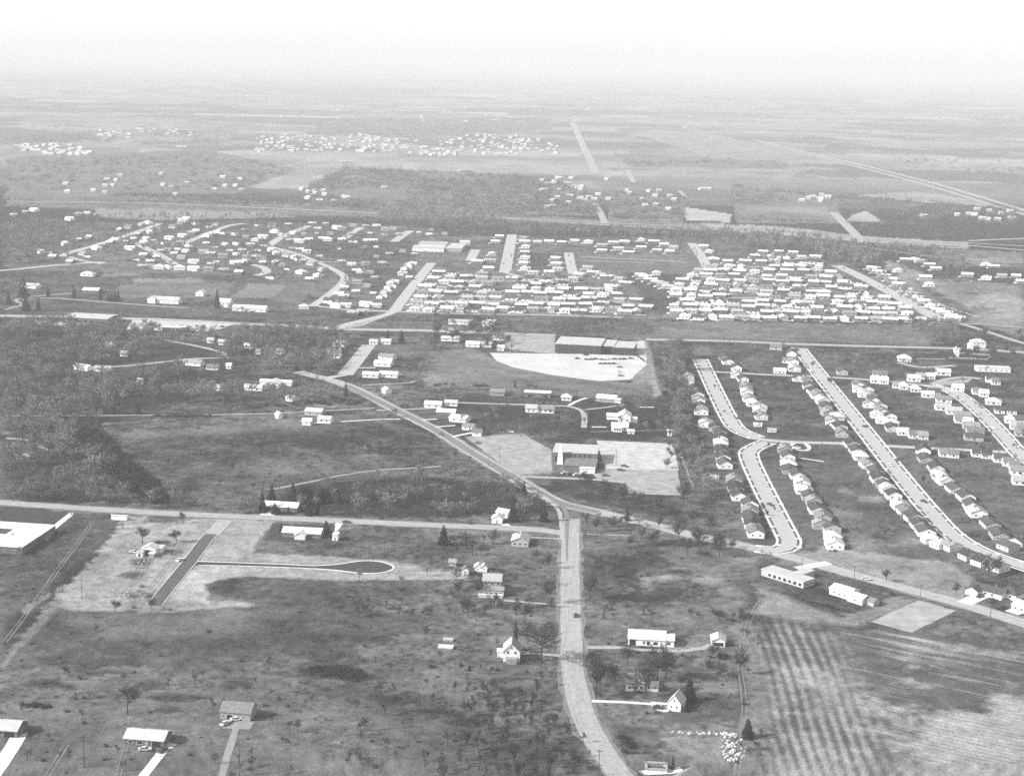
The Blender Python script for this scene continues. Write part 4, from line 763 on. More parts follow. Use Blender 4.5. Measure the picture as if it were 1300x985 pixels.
def row(rows, side, where, group, rz0=None):
    """rows: (px, py, kind) from the far end to the near end; houses turn their ridge along the street"""
    pts = [P(x, y, 2.2) for x, y, k in rows]
    n = len(pts)
    for i in range(n):
        a, b = pts[max(0, i - 1)], pts[min(n - 1, i + 1)]; t = (a - b); t.z = 0
        ang = rz0 if rz0 is not None else math.atan2(t.y, t.x)
        if rows[i][2] == 'w': rows[i] = rows[i][:2] + (random.choice('wwwgd'),)
        gap = min([(pts[i] - pts[j]).length for j in range(n) if j != i] + [20])
        o_ = random.choice(PROT[rows[i][2]]); s = min(1.0, (gap - 2.6) / 11.6); s = max(.6, s)
        lab = f'{desc(rows[i][2])} house, {ordn(i)} from far end, {where}'
        r = place_tract(o_, pts[i], ang + random.uniform(-.05, .05), lab, group, scl=(s, random.uniform(.95, 1.08), random.uniform(.95, 1.1)))
N0 = math.radians(87)
row([(862,459,'d'),(873,478,'w'),(874,484,'w'),(880,493,'d'),(886,500,'d'),(887,508,'w'),(889.5,516,'w'),(890,521,'w'),(896,537,'w'),(908,542,'d'),(914,548,'d'),(915,555,'d'),(915,562,'w'),(916,571,'d'),(918,579,'d'),(920,588,'d')], 1, 'outer row of the upper bent street', 'tract houses on the upper bent street', N0)
row([(919,452.5,'w'),(924,458,'w'),(935,466,'d'),(935,475,'w'),(943,480,'w'),(947,490,'g'),(948,497,'w'),(951,505,'w'),(955,511,'w'),(966,515,'w'),(964,521,'w'),(966,527,'w')], -1, 'inner row of the upper bent street', 'tract houses on the upper bent street', N0)
row([(932,609,'g'),(934,618,'d'),(938,628,'d'),(952,639,'d'),(952,647,'g'),(953,656,'d'),(956,664,'d'),(959,674,'w')], 1, 'outer row of the lower bent street', 'tract houses on the lower bent street', N0)
row([(996,569,'g'),(1000,578,'d'),(1001,588,'w'),(1002,595,'w'),(1012,602,'d'),(1018,611,'w'),(1020,620,'w'),(1027,629,'d'),(1033,636,'w'),(1037,645,'d'),(1045,655,'w'),(1042,665,'w'),(1056,669,'d'),(1057,680,'w'),(1059,689,'w')], -1, 'inner row of the lower bent street', 'tract houses on the lower bent street', N0)
row([(1005,448,'d'),(1007,458,'g'),(1008.5,467,'w'),(1013,480,'w'),(1024,482,'w'),(1027,489,'d'),(1033,495,'d'),(1037,501,'w'),(1044,508,'w'),(1048,515,'d'),(1051,523,'w'),(1063,528,'w'),(1056,534,'w'),(1066,540,'w'),(1069,549,'g')], 1, 'upper west row of the long straight street', 'tract houses on the long straight street')
row([(1069,471,'d'),(1090,487,'g'),(1090,494,'w'),(1101,494,'w'),(1097,500,'w'),(1106,502,'g'),(1109,507.5,'w'),(1104,513,'w'),(1118,515,'g'),(1119,521,'w'),(1114,526,'w'),(1130,528,'w'),(1120,533,'w'),(1132,536,'w'),(1132,542,'d')], -1, 'upper east row of the long straight street', 'tract houses on the long straight street', N0)
row([(1081,562,'d'),(1087,570,'d'),(1092,578,'w'),(1101,588,'w'),(1112,598,'w'),(1116,606,'d'),(1122,614,'d'),(1127,620,'w'),(1134,627,'d'),(1143,640,'w'),(1151,648,'w'),(1160,656,'d'),(1167,664,'d'),(1175,673,'d'),(1181,683,'w'),(1194,689,'w'),(1208,692,'w'),(1230,704,'d'),(1246,711,'d'),(1268,718,'g')], 1, 'lower west row of the long straight street', 'tract houses on the long straight street')
row([(1172,571,'d'),(1175,581,'w'),(1188,593,'d'),(1192,602,'w'),(1199,609,'w'),(1212,619,'d'),(1226,629,'d'),(1233,640,'w'),(1240,649,'w'),(1257,663,'w'),(1268,677,'w'),(1280,692,'w'),(1294,687,'d')], -1, 'lower east row of the long straight street', 'tract houses on the long straight street')
row([(1111,482,'w'),(1117,474,'w'),(1122,483,'w'),(1139,488,'w'),(1147,490,'w'),(1148,455,'w'),(1160,480,'w'),(1168,477,'w'),(1181,477,'w'),(1197,472,'w'),(1162,493,'w'),(1178,500,'w'),(1186,497,'d'),(1198,506,'w'),(1197,516,'w'),(1211,521,'w'),(1222,527,'g'),(1218,532,'g'),(1229,534,'w'),(1233,540,'w'),(1238,546,'w'),(1236,554,'d')], 1, 'west row of the curving street', 'tract houses on the curving street', math.radians(-10))
row([(1257,481,'w'),(1264,484,'w'),(1232,491,'d'),(1216,492,'w'),(1240,496,'w'),(1249,499,'w'),(1261,509,'w'),(1269,520,'d'),(1284,521,'d'),(1282,532,'w'),(1294,532,'w'),(1289,540,'w'),(1297,541,'w'),(1299,549,'w')], -1, 'east row of the curving street', 'tract houses on the curving street', math.radians(-12))
row([(1199,574,'g'),(1210,575,'g'),(1240,574,'d'),(1252,576,'d'),(1268,581,'d'),(1280,586,'w'),(1287,590,'w'),(1294,597,'w'),(1298,609,'w')], 1, 'string of houses south of the cross street', 'tract houses south of the cross street', math.radians(-8))
row([(1146,547,'w'),(1160,551,'g'),(1171,552,'g')], 1, 'short line of brick houses north of the cross street', 'brick houses north of the cross street', math.radians(-8))
for a, b, k, lb in ((862,466,'g','grey cottage by the hedge above the upper bent street'),(990,471,'w','small white house alone on the upper cross street'),(1001,458,'g','grey-roofed house where the long street leaves the straight road'),(980,545,'w','narrow white hut alone on the lawn between the two tract streets'),(907,604,'w','oblong white shed on the open lawn behind the lower bent street'),(962,538,'w','tiny pale garage below the inner row of the upper bent street'),(985,441,'g','pale house half hidden by bushes on the straight road')):
    place_tract(random.choice(PROT[k]), P(a, b, 1.5), math.radians(-8), lb, 'lone houses among the tract streets', scl=.5 if ('hut' in lb or 'shed' in lb or 'garage' in lb) else .85)

# --- the old suburb: white ranch houses seen a mile off, wall and roof
def far_proto(L, Dp, rise, wm, rm, kind='gable', wing=False):
    root = bpy.data.objects.new('ranch_house', None); C.objects.link(root)
    link('wall', wall_mesh(L, Dp, 2.8, kind, rise).mesh('wall', wm), root); link('roof', roof_mesh(L, Dp, 2.8, kind, rise, .5).mesh('roof', rm), root)
    if wing: link('wing', rotz(roof_mesh(5, 5, 2.6, 'gable', 1.3, .4, 1, wall_mesh(5, 5, 2.6, 'gable', 1.3)), math.pi / 2, L * .25, -Dp * .5 - 1.2).mesh('wing', [wm, rm]), root)
    root['used'] = 0; return root
FP = [far_proto(12, 7.5, 1.8, 'siding', 'white roof', wing=True), far_proto(11, 7.5, 1.8, 'dark brick', 'pale shingle', wing=True), far_proto(11, 8, 2, 'siding', 'white roof', 'hip'), far_proto(12, 7.5, 2, 'siding', 'dark shingle', wing=True), far_proto(11, 7.5, 2, 'pale brick', 'grey shingle'), far_proto(10, 7.5, 2, 'dark brick', 'white roof', wing=True)]
RN = ('white', 'pale-roofed', 'rounded white', 'dark-roofed', 'grey-roofed', 'winged white-roofed')
SUB = [('north side of the slanting street by the dark wood', -35, [(84,309),(102,304),(114,301),(153,292),(164,288),(180,285),(188,283)]),
 ('south side of the slanting street by the dark wood', -35, [(123,315),(130,311),(141,308),(147,305),(152,304),(176,298),(191,294),(198,293),(202,291.5),(220,288)]),
 ('little group at the corner of the dark wood', -20, [(52,319),(61,322),(68,326),(90,332),(106,322),(113,324)]), ('far row beyond the dark wood', -8, [(18,273),(33,269),(44,266.5),(89,278),(101,272),(111,270)]),
 ('loop of short streets in the middle', -10, [(165,315),(177,310),(205,307.5),(215,302),(229,307.5),(232,299),(213,317),(183,324),(191,332),(231,326.5),(241,314),(222,322)]),
 ('row along the edge of the open fields', -6, [(181,338),(191,338),(202,339),(212,339),(228,340),(246,332),(246,341),(265,341.5),(284,343),(304,345.5),(305,334),(345,351),(393,354.5)]),
 ('street climbing to the railway trees', -25, [(229,283),(233,280),(237,278),(249,283),(275,285),(266,289),(244,296),(250,294),(262,299),(270,297),(278,294),(285,295)]),
 ('crowded middle of the old suburb', -12, [(259,320),(268,322.5),(283,325),(293,316),(308,318),(314,326),(320,322),(319,311),(324,304),(334,300.5),(323,323),(332,327),(349,294),(298,333),(312,332)]),
 ('back row under the railway trees', -4, [(328,285),(346,286),(366,285),(397,284),(404,288),(414,284),(428,289),(434,290.5),(449,286),(464,287),(478,287.5),(489,291),(500,290)]),
 ('second row below the railway trees', -4, [(368,305),(380,306),(392,304.5),(409,303),(416,304),(434,304.5),(449,305.5),(466,306),(474,306),(372,313),(381,317),(389,319),(406,323),(545,298),(590,308)]),
 ('chain of houses along the winding street', -45, [(345,317),(351,320.5),(358,321),(365,324),(374,326),(380,328),(386,331),(396,334.5),(409,342),(404,349),(383,345.5),(351,333)]),
 ('lawns east of the winding street', -6, [(434,332),(446,335),(464,334),(485,334),(455,341),(458,347),(454,357.5),(438,365),(431,374),(437,376),(420,382),(427,387.5),(439,387),(465,386),(478,387),(448,397),(461,395.5),(386,389)]),
 ('tight white row west of the wide straight street', 80, [(520,335),(514,340),(509,347),(497,358),(494,364),(488,370),(483,376)])]
SUB += [('lane of small houses behind the loop of short streets', -12, [(170,303),(160,306),(186,302),(196,303),(183,307),(222,308),(238,311),(236,318),(226,317),(204,318),(199,326),(174,328)]),
 ('small houses round the crowded middle', -10, [(262,309),(274,312),(286,309),(300,309),(312,300),(298,297),(309,291),(336,310),(329,316),(300,322),(276,330),(268,335),(334,333),(359,335),(366,340)]),
 ('small houses between the back rows', -6, [(355,297),(372,295),(386,296),(402,296),(420,296),(446,296),(470,296),(488,298),(506,297),(532,295),(548,291),(565,296),(478,313),(462,313),(430,314)]),
 ('small houses by the wide straight street', -8, [(470,345),(476,352),(466,362),(452,370),(474,372),(526,322),(512,318),(494,322),(478,325),(520,352)])]
for where, ang, pts in SUB:
    for i, (a, b) in enumerate(pts):
        k = random.choice((0, 0, 1, 1, 2, 4, 4, 5, 5, 3)) if 'tight' not in where else 0
        place_tract(FP[k], P(a, b, 2), math.radians(ang + random.uniform(-14, 14)), f'{RN[k]} house, {ordn(i)} along the {where}', where, scl=random.uniform(.6, .85) if 'small' in where else random.uniform(.8, 1.12))

# --- the dense rows: small pale bungalows, one mesh each
def bung_mesh(L, Dp, h, rise, wm, rm, kind='gable'):
    b = wall_mesh(L, Dp, h, kind, rise, 0); roof_mesh(L, Dp, h, kind, rise, .35, 1, b)
    b.box(-L * .2, -L * .2 + 1.3, -Dp / 2 - .05, -Dp / 2 + .02, .9, 2.0, 2); b.box(L * .2, L * .2 + 1.3, -Dp / 2 - .05, -Dp / 2 + .02, .9, 2.0, 2)
    q = roof_mesh(5, 4.5, 2.2, 'gable', .8, .3, 1, wall_mesh(5, 4.5, 2.2, 'gable', .8, 0)); rotz(q, 0, L * .32, Dp * .5 + 5); i = len(b.v); b.v += q.v; b.f += [tuple(i + k for k in f) for f in q.f]; b.m += q.m      # back-yard garage
    b.box(-L * .5 - 3.2, -L * .5 - .4, -Dp * .5 - 5, Dp * .3, -.1, .06, 3)
    return b.mesh('bungalow', [wm, rm, 'window glass', 'pale concrete'])
BM = [bung_mesh(13.5, 7.5, 2.7, 1.5, 'dark brick', 'white roof'), bung_mesh(12.5, 7.2, 2.7, 1.6, 'pale brick', 'pale shingle'), bung_mesh(13, 7.5, 2.7, 1.7, 'grey boards', 'white roof'), bung_mesh(12, 7.5, 2.7, 1.8, 'siding', 'dark shingle'), bung_mesh(12.5, 7.2, 2.7, 1.7, 'pale brick', 'grey shingle'), bung_mesh(10, 8, 2.8, 1.9, 'siding', 'white roof', 'hip')]
NBUNG = [0]
def bungalow(px_, py_, rz, lab, grp, k=None):
    k = random.choice((0, 0, 0, 0, 1, 1, 2, 2, 2, 3, 3, 4, 5, 5)) if k is None else k
    o = link('bungalow', BM[k], None, None); p = P(px_, py_, 2); o.location = (p.x, p.y, 0); o.rotation_euler = (0, 0, rz)
    s = random.uniform(.85, 1.15); o.scale = (s, random.uniform(.9, 1.1), random.uniform(.9, 1.15)); NBUNG[0] += 1
    return tag(o, {3: 'dark-roofed', 4: 'grey-roofed', 1: 'pale-roofed'}.get(k, 'white-roofed') + ' ' + lab, 'house', grp)
def block(rows, where, grp, dx, ang):
    for r, (y, x0, x1) in enumerate(rows):
        x = x0; c = 0
        while x < x1:
            if random.random() > .07:
                bungalow(x + random.uniform(-2, 2), y + (x - x0) * .012 + random.uniform(-1.1, 1.1), math.radians(ang + random.uniform(-9, 9)) + (math.pi / 2 if random.random() < .1 else 0), f'bungalow, {ordn(c)} from west end, {ordn(r)} row of {where}', grp); c += 1
            x += dx * random.uniform(.88, 1.15)
random.seed(21)
block([(391.5, 526, 815), (385, 531, 822), (377.5, 534, 822), (371, 537, 800), (364.5, 542, 790), (358, 546, 735), (352, 550, 735), (346, 556, 622)], 'western dense block', 'bungalows in the western dense block', 18.8, -5)
block([(402, 868, 1178), (394.5, 860, 1165), (388, 857, 1155), (381.5, 856, 1142), (375, 858, 1130), (368.5, 858, 1120), (362, 864, 1105), (355.5, 868, 1095), (349, 878, 1085), (343, 885, 1070), (337, 906, 1055), (331, 905, 1045), (325, 960, 1045), (319, 968, 1030)], 'eastern dense block', 'bungalows in the eastern dense block', 18.2, -9)
for nm, pts, ang in (('top row under the tree belt', [(682,307.5),(697,307),(713,308),(729.5,306),(746.5,307),(764,311),(779,308),(793,307),(814,304.5),(830,307),(843,311),(855,314),(764,318),(785,316),(798,320),(814,314),(834,318),(850,320)], -4),
   ('line beside the broad short street', [(664,302),(666,307),(667,313),(666,320),(666,327),(665,334),(666,341),(677,346),(634,300),(629,307),(625,322),(622,331),(620,341),(606,332)], -6), ('line beside the narrow short street', [(705,328),(706,335),(708,341),(697,346),(735,349),(746,340)], -6),
   ('arc north of the grassy gap', [(753,346),(762,349),(770,351),(786,354),(794,359),(776,364),(813,349),(818,352),(826,355),(833,358),(841,361),(848,364),(833,347)], -16), ('single row beyond the straight concrete road', [(1108,340),(1115,345),(1123,349.5),(1132,355),(1140,361),(1150,368),(1158,373),(1166,378),(1174,383),(1182,388),(1190,393),(1198,397),(1206,401),(1214,404)], -30),
   ('scatter of houses by the eastern wood', [(1150,330),(1160,329),(1168,331),(1180,336),(1188,341),(1175,352),(1180,361),(1228,349),(1252,353),(1252,335),(1262,338),(1290,350),(1297,357),(1272,350),(1140,343),(893,313),(900,319),(905,329)], -8)):
    for i, (a, b) in enumerate(pts): bungalow(a, b, math.radians(ang + random.uniform(-10, 10)), f'bungalow, {ordn(i)} in the {nm}', nm, k=random.choice((0, 2, 2, 1, 5)))
print('bungalows', NBUNG[0])

# --- farther houses, each a few pixels: one mass
def far_houses():
    b = MB()
    def hs(px_, py_, L, Dp, a):
        p = P(px_, py_, 2); q = wall_mesh(L, Dp, 3.2, 'gable', 2, 0); roof_mesh(L, Dp, 3.2, 'gable', 2, .4, 0, q); rotz(q, a, p.x, p.y); i = len(b.v); b.v += q.v; b.f += [tuple(i + k for k in f) for f in q.f]; b.m += q.m
    def area(poly, n, lo=9, hi=15):
        k = 0
        xs = [p[0] for p in poly]; ys = [p[1] for p in poly]
        while k < n:
            x = random.uniform(min(xs), max(xs)); y = random.uniform(min(ys), max(ys))
            if inpoly(np.array([x]), np.array([y]), poly)[0]: hs(x, y, random.uniform(lo, hi), random.uniform(8, 11), random.uniform(-.6, .3)); k += 1
    area([(310, 182), (345, 170), (430, 172), (478, 170), (500, 176), (560, 180), (590, 172), (640, 170), (690, 175), (722, 190), (700, 196), (560, 198), (500, 193), (330, 192)], 260, 7, 13)
    area([(18, 184), (80, 182), (122, 192), (100, 200), (30, 192)], 55, 9, 16); area([(110, 165), (240, 160), (250, 172), (130, 178)], 30, 9, 16); area([(670, 225), (720, 220), (765, 250), (700, 270)], 24, 7, 11); area([(770, 225), (860, 245), (850, 270), (765, 262)], 14, 7, 11)
    area([(1020, 245), (1060, 248), (1050, 256), (1015, 254)], 12, 7, 11); area([(1180, 255), (1290, 268), (1280, 285), (1160, 275)], 12, 7, 11); area([(20, 215), (300, 220), (320, 245), (60, 250)], 20, 7, 11); area([(380, 235), (480, 255), (470, 262), (390, 255)], 12, 7, 11); area([(300, 120), (1000, 130), (1000, 165), (300, 150)], 26, 10, 20)
    for x, y, L in ((488, 238, 10), (440, 206, 30), (590, 217, 26), (628, 153, 40), (230, 187, 24), (660, 155, 20), (735, 238, 14), (720, 233, 14), (690, 241, 14), (895, 240, 24)): hs(x, y, L, 12, .2)
    o = link('distant_houses', b.mesh('distant_houses', 'far plaster')); struct(o, 'stuff', 'white specks of distant suburbs fading into the haze')
far_houses()
# ------------------------------------------------------------------ trees
class QA:
    """collects ribbons and triangles-as-quads as numpy-friendly lists"""
    def __init__(s): s.v = []; s.q = []
    def quad(s, a, b, c, d):
        i = len(s.v); s.v += [tuple(a), tuple(b), tuple(c), tuple(d)]; s.q.append((i, i + 1, i + 2, i + 3))
    def rib(s, a, b, w0, w1, n=None):
        d = b - a
        if d.length < 1e-4: return
        nn = n or Vector((random.gauss(0, 1), random.gauss(0, 1), random.gauss(0, 1)))
        t = d.cross(nn)
        if t.length < 1e-5: t = d.orthogonal()
        t.normalize(); s.quad(a - t * w0, a + t * w0, b + t * w1, b - t * w1)
    def cross(s, a, b, w0, w1):
        d = (b - a).normalized(); u = d.orthogonal().normalized(); v = d.cross(u)
        for n in (u, v): s.quad(a - n * w0, a + n * w0, b + n * w1, b - n * w1)
    def arr(s): return np.array(s.v, np.float32), np.array(s.q, np.int32)

def rdir(up=.3):
    a = random.uniform(0, 2 * math.pi); return Vector((math.cos(a), math.sin(a), up)).normalized()

def bare_tree(seed, limbs=9, subs=6, twigs=6, spread=.46, wt=.006, tk=None):
    """unit-height leafless tree -> (trunk and limbs, twig crown)"""
    st = random.getstate(); random.seed(seed)
    T = MB(); K = QA(); lean = Vector((random.uniform(-.05, .05), random.uniform(-.05, .05), 1))
    top = lean * .8; fork = lean * random.uniform(.22, .34)
    T.tube((0, 0, -.03), fork, .022, .016, 6); T.tube(fork, top, .015, .003, 5)
    for k in range(limbs):
        t = random.uniform(.12, .85); base = fork.lerp(top, t * t * .9); L = random.uniform(.7, 1.0) * spread * (1.05 - .55 * t)
        d = rdir(random.uniform(.25, .95) + .5 * t); a = random.uniform(0, .5)
        mid = base + d * L * .55; end = mid + (d + Vector((random.gauss(0, .25), random.gauss(0, .25), random.uniform(.1, .55)))).normalized() * L * .6
        T.tube(base, mid, .0115 * (1.2 - t * .5), .007, 4); T.tube(mid, end, .007, .0025, 3)
        for j in range(subs):
            s = random.uniform(.2, 1); p = base.lerp(mid, s * 2) if s < .5 else mid.lerp(end, s * 2 - 1)
            d2 = (d * .5 + rdir(random.uniform(0, .8)) * .9).normalized(); l2 = random.uniform(.10, .2) * (1.15 - .4 * s); e2 = p + d2 * l2
            K.rib(p, e2, wt * 1.0, wt * .5)
            for m in range(twigs):
                q = p.lerp(e2, random.uniform(.25, 1)); d3 = (d2 * .6 + Vector((random.gauss(0, .6), random.gauss(0, .6), random.gauss(.25, .5)))).normalized()
                K.rib(q, q + d3 * random.uniform(.05, .12), wt * .75, wt * .35)
    random.setstate(st)
    return T, K

def conifer(seed, tiers=13, boughs=11, r=.21):
    st = random.getstate(); random.seed(seed); T = MB(); K = QA(); T.tube((0, 0, -.03), (0, 0, .97), .02, .003, 5)
    for i in range(tiers):
        z = .07 + .9 * i / tiers; R = r * (1 - z) ** .85 * random.uniform(.85, 1.1) + .012
        for k in range(boughs):
            a = 2 * math.pi * (k + random.random()) / boughs; rr = R * random.uniform(.75, 1.12); d = Vector((math.cos(a), math.sin(a), 0)); w_ = rr * random.uniform(.22, .36)
            p0 = Vector((0, 0, z + .03)) + d * rr * .05; tip = Vector((0, 0, z - rr * random.uniform(.15, .5))) + d * rr; n = Vector((-d.y, d.x, 0))
            mid = p0.lerp(tip, .6); K.quad(p0, mid + n * w_, tip, mid - n * w_); K.quad(mid + Vector((0, 0, .02)) + n * w_ * .6, tip + Vector((0, 0, -.02)), mid - Vector((0, 0, .045)), mid - n * w_ * .6)
    random.setstate(st); return T, K

def shrub(seed, n=110, flat=.75):
    st = random.getstate(); random.seed(seed); K = QA()
    for i in range(n):
        d = Vector((random.gauss(0, 1), random.gauss(0, 1), abs(random.gauss(0, 1)) * flat)).normalized() * random.uniform(.15, .5)
        c = Vector((d.x, d.y, d.z * 1.6)); s = random.uniform(.04, .1); u = Vector((random.gauss(0, 1), random.gauss(0, 1), random.gauss(0, 1))).normalized(); v = u.orthogonal().normalized()
        K.quad(c - u * s, c - v * s * .6, c + u * s, c + v * s * .6)
    for i in range(12):
        d = rdir(random.uniform(.4, 1.6)); K.rib(Vector((0, 0, -.05)), d * random.uniform(.3, .6), .012, .004)
    random.setstate(st); return K

def thing_tree(name, T, K, mt, mk):
    r = link(name, T.mesh(name, mt)); v, q = K.arr(); link('crown', np_mesh('crown', v, q, mk), r); r['used'] = 0; return r
BT = [thing_tree('bare_tree', *bare_tree(100 + s, random.choice((12, 14)), 11, 8, random.uniform(.46, .56), .0062), 'bark', 'twigs') for s in range(7)]
CT = [thing_tree('evergreen_tree', *conifer(200 + s, r=(.2, .24, .15, .27)[s]), 'bark', 'needles') for s in range(4)]
ST = [thing_tree('sapling', *bare_tree(300 + s, 6, 5, 4, .34, .018), 'bark', 'twigs') for s in range(4)]
def sh_obj(nm, seed, m, n=110):
    v, q = shrub(seed, n).arr(); r = link(nm, np_mesh(nm, v, q, m)); r['used'] = 0; return r
SHD = [sh_obj('evergreen_shrub', 400 + s, 'needles', 150) for s in range(3)]; SHB = [sh_obj('bush', 420 + s, 'brush twigs', 130) for s in range(4)]
CNT = {}
def plant(protos, px_, py_, hpx, label, cat, group=None, wide=1.0, hm=None):
    """stand a plant on the ground pixel, hpx photo pixels tall (or hm metres)"""
    o_ = random.choice(protos)
    if cat == 'tree' and protos is CT: hpx *= 1.35; wide *= 1.3
    if cat == 'tree' and protos is BT: hpx *= 1.08
    if not o_['used']: o_['used'] = 1; r = o_
    else: r = copy_tree(o_); del r['used']
    p = P(px_, py_); h = hm or hpx * mpp(px_, py_) * 1.06
    r.location = (p.x, p.y, -.05); r.rotation_euler = (0, 0, random.uniform(0, 6.28)); r.scale = (h * wide, h * wide, h)
    CNT[cat] = CNT.get(cat, 0) + 1
    return tag(r, label, cat, group)
T_ = lambda x, y, h, lb, wd=1.0, g=None: plant(BT, x, y, h, lb, 'tree', g, wd)
T_(687, 839, 52, 'great spreading bare tree beside the white farmhouse, its shadow crossing the road', 1.15); T_(757, 880, 46, 'tall bare tree at the roadside across from the farmhouse', .85); T_(762, 884, 40, 'thinner bare tree close behind the tall roadside one', .7)
T_(162, 907, 36, 'round-crowned bare tree alone in the lower meadow', 1.05); T_(818, 886, 48, 'large bare tree in front of the grey-roofed cottage', 1.0); T_(834, 866, 44, 'broad bare tree between the cottage and the long white building', 1.1); T_(846, 862, 34, 'bare tree behind the cottage, casting a dark shadow')
T_(796, 845, 26, 'dark small bare tree west of the long white building'); T_(780, 872, 30, 'slim bare tree between the road and the cottage', .8); T_(861, 692, 38, 'tallest bare tree in the clump at the bend of the county road', .75); T_(872, 704, 22, 'crooked bare tree in front of the roadside clump'); T_(889, 699, 30, 'white-barked bare tree at the roadside by the gravel patch'); T_(913, 707, 28, 'bare tree at the east end of the roadside clump')
T_(939, 856, 32, 'bare tree by the field edge east of the white garage', .8); T_(915, 857, 18, 'small garden tree below the white garage'); T_(899, 855, 17, 'small garden tree beside the one below the garage'); T_(905, 835, 20, 'bare tree at the white garage door'); T_(757, 675, 17, 'round young tree on the corner lot, westernmost of three'); T_(777, 674, 17, 'round young tree on the corner lot, middle of three'); T_(797, 667, 14, 'round young tree on the corner lot, nearest the county road')
T_(749, 760, 36, 'slim bare tree against the ditch east of the road', .6); T_(699, 766, 30, 'bare tree west of the road at the driveway mouth', .8); T_(697, 722, 20, 'slender tree by the pole on the lawn west of the road', .6); T_(181, 690, 20, 'pale bare tree behind the half-built house', 1.2); T_(224, 688, 16, 'round bare tree beyond the half-built house', 1.4); T_(232, 664, 13, 'small dark tree by the road above the building site')
T_(193, 775, 16, 'bushy tree at the foot of the new dark street', .9); T_(146, 778, 15, 'low bare tree at the near corner of the building site', 1.3); T_(592, 697, 22, 'wide rounded bare tree south of the road by the white hives', 1.5); T_(627, 690, 18, 'bare tree west of the broad-roofed house', 1.1); T_(1125, 739, 16, 'round dark tree on the pale meadow by the road', 1.0); T_(1214, 757, 18, 'thin bare tree on the pale meadow beyond the power pole', .7); T_(1259, 772, 14, 'small dark tree in front of the dark L-shaped house')
T_(608, 757, 20, 'dark rounded bare tree at the porch of the two-storey house', 1.2); T_(594, 783, 26, 'thick bare tree on the hedge line below the two-storey house'); T_(1255, 732, 26, 'tall bare tree behind the dark L-shaped house'); T_(1264, 728, 20, 'bare tree beside the end house of the long street')
E_ = lambda x, y, h, lb, wd=1.0, g=None: plant(CT, x, y, h, lb, 'tree', g, wd)
E_(690, 662, 22, 'black evergreen on the lawn close to the county road'); E_(651, 662, 26, 'tall black evergreen behind the broad-roofed house'); E_(875, 890, 22, 'dark evergreen behind the small steep cottage', 1.1); E_(871, 903, 12, 'dark clipped evergreen at the cottage corner', .9); E_(949, 936, 19, 'dark evergreen alone beyond the stone heaps', 1.1); E_(854, 976, 14, 'dark pointed evergreen by the bottom drive', .8)
E_(563, 691, 19, 'dark evergreen by the road west of the broad-roofed house', 1.2); E_(654, 826, 30, 'black spire of an evergreen behind the farmhouse roof', .6); E_(665, 627, 12, 'small dark evergreen beside the county road bend'); E_(796, 661, 14, 'dark little evergreen beside the county road past the junction'); E_(439, 502, 13, 'pointed evergreen beside the diagonal road', 1.1); E_(376, 470, 9, 'evergreen at the upper end of the diagonal road', 1.3)
E_(492, 432, 10, 'evergreen behind the main road, nearer the short wide street'); E_(510, 436, 13, 'taller evergreen behind the main road, farther from the short wide street'); E_(654, 492, 8, 'dark upright evergreen by the plain grey barn'); E_(175, 526, 13, 'lone dark evergreen in the clearing by the wood'); E_(145, 525, 9, 'smaller dark evergreen west of the lone one in the clearing'); E_(164, 459, 11, 'dark evergreen on the lane in the wood'); E_(276, 393, 19, 'dark poplar-shaped evergreen beside the white farmhouse', .6); E_(275, 436, 9, 'evergreen between the two cabins by the loop road', 1.2)
E_(30, 378, 19, 'biggest dark evergreen by the curving drive', 1.3); E_(61, 376, 10, 'evergreen between the biggest one and the white house', 1.1); E_(94, 378, 12, 'evergreen at the west end of the white-roofed house', 1.1); E_(128, 380, 8, 'evergreen at the east end of the white-roofed house', 1.4); E_(11, 387, 11, 'evergreen at the picture edge by the curving drive', 1.1); E_(33, 395, 13, 'evergreen on the main road verge, west of a pair', 1.2); E_(49, 395, 13, 'evergreen on the main road verge, east of a pair', 1.2)
for k, x in enumerate((138, 142, 146.5, 150.5)): E_(x, 383, (8, 9, 10, 12)[k], f'{ordn(k)} of four dark evergreens in a row on the field road', .8, 'four evergreens on the field road')
for x, y, h, lb in ((333, 650, 15, 'evergreen at the west end of the white-roofed ranch house'), (385, 641, 15, 'evergreen at the east end of the white-roofed ranch house'), (393, 640, 14, 'bulky evergreen in the clump east of the white-roofed ranch house'), (409, 638, 12, 'evergreen east of the clump by the ranch house'), (416, 638, 11, 'narrower evergreen next to the last in the ranch house line'), (431, 639, 9, 'low round evergreen ending the ranch house line'), (392, 654, 12, 'leaning dark evergreen at the ranch house verge'), (366, 652, 6, 'clipped evergreen before the ranch house'), (349, 652, 8, 'evergreen beside the ranch house drive'), (403, 653, 6, 'tiny evergreen on the road verge by the ranch house'), (414, 676, 9, 'dark evergreen at the east end of the lawn-bound ranch house'), (357, 675, 6, 'small dark evergreen at the west end of the lawn-bound ranch house'), (345, 640, 14, 'dark evergreen behind the west end of the ranch house'), (372, 636, 14, 'dark evergreen behind the middle of the ranch house')): E_(x, y, h * 1.35, lb, 1.35)
S_ = lambda x, y, h, lb, wd=1.0, g=None, P_=SHD: plant(P_, x, y, h, lb, 'bush', g, wd)
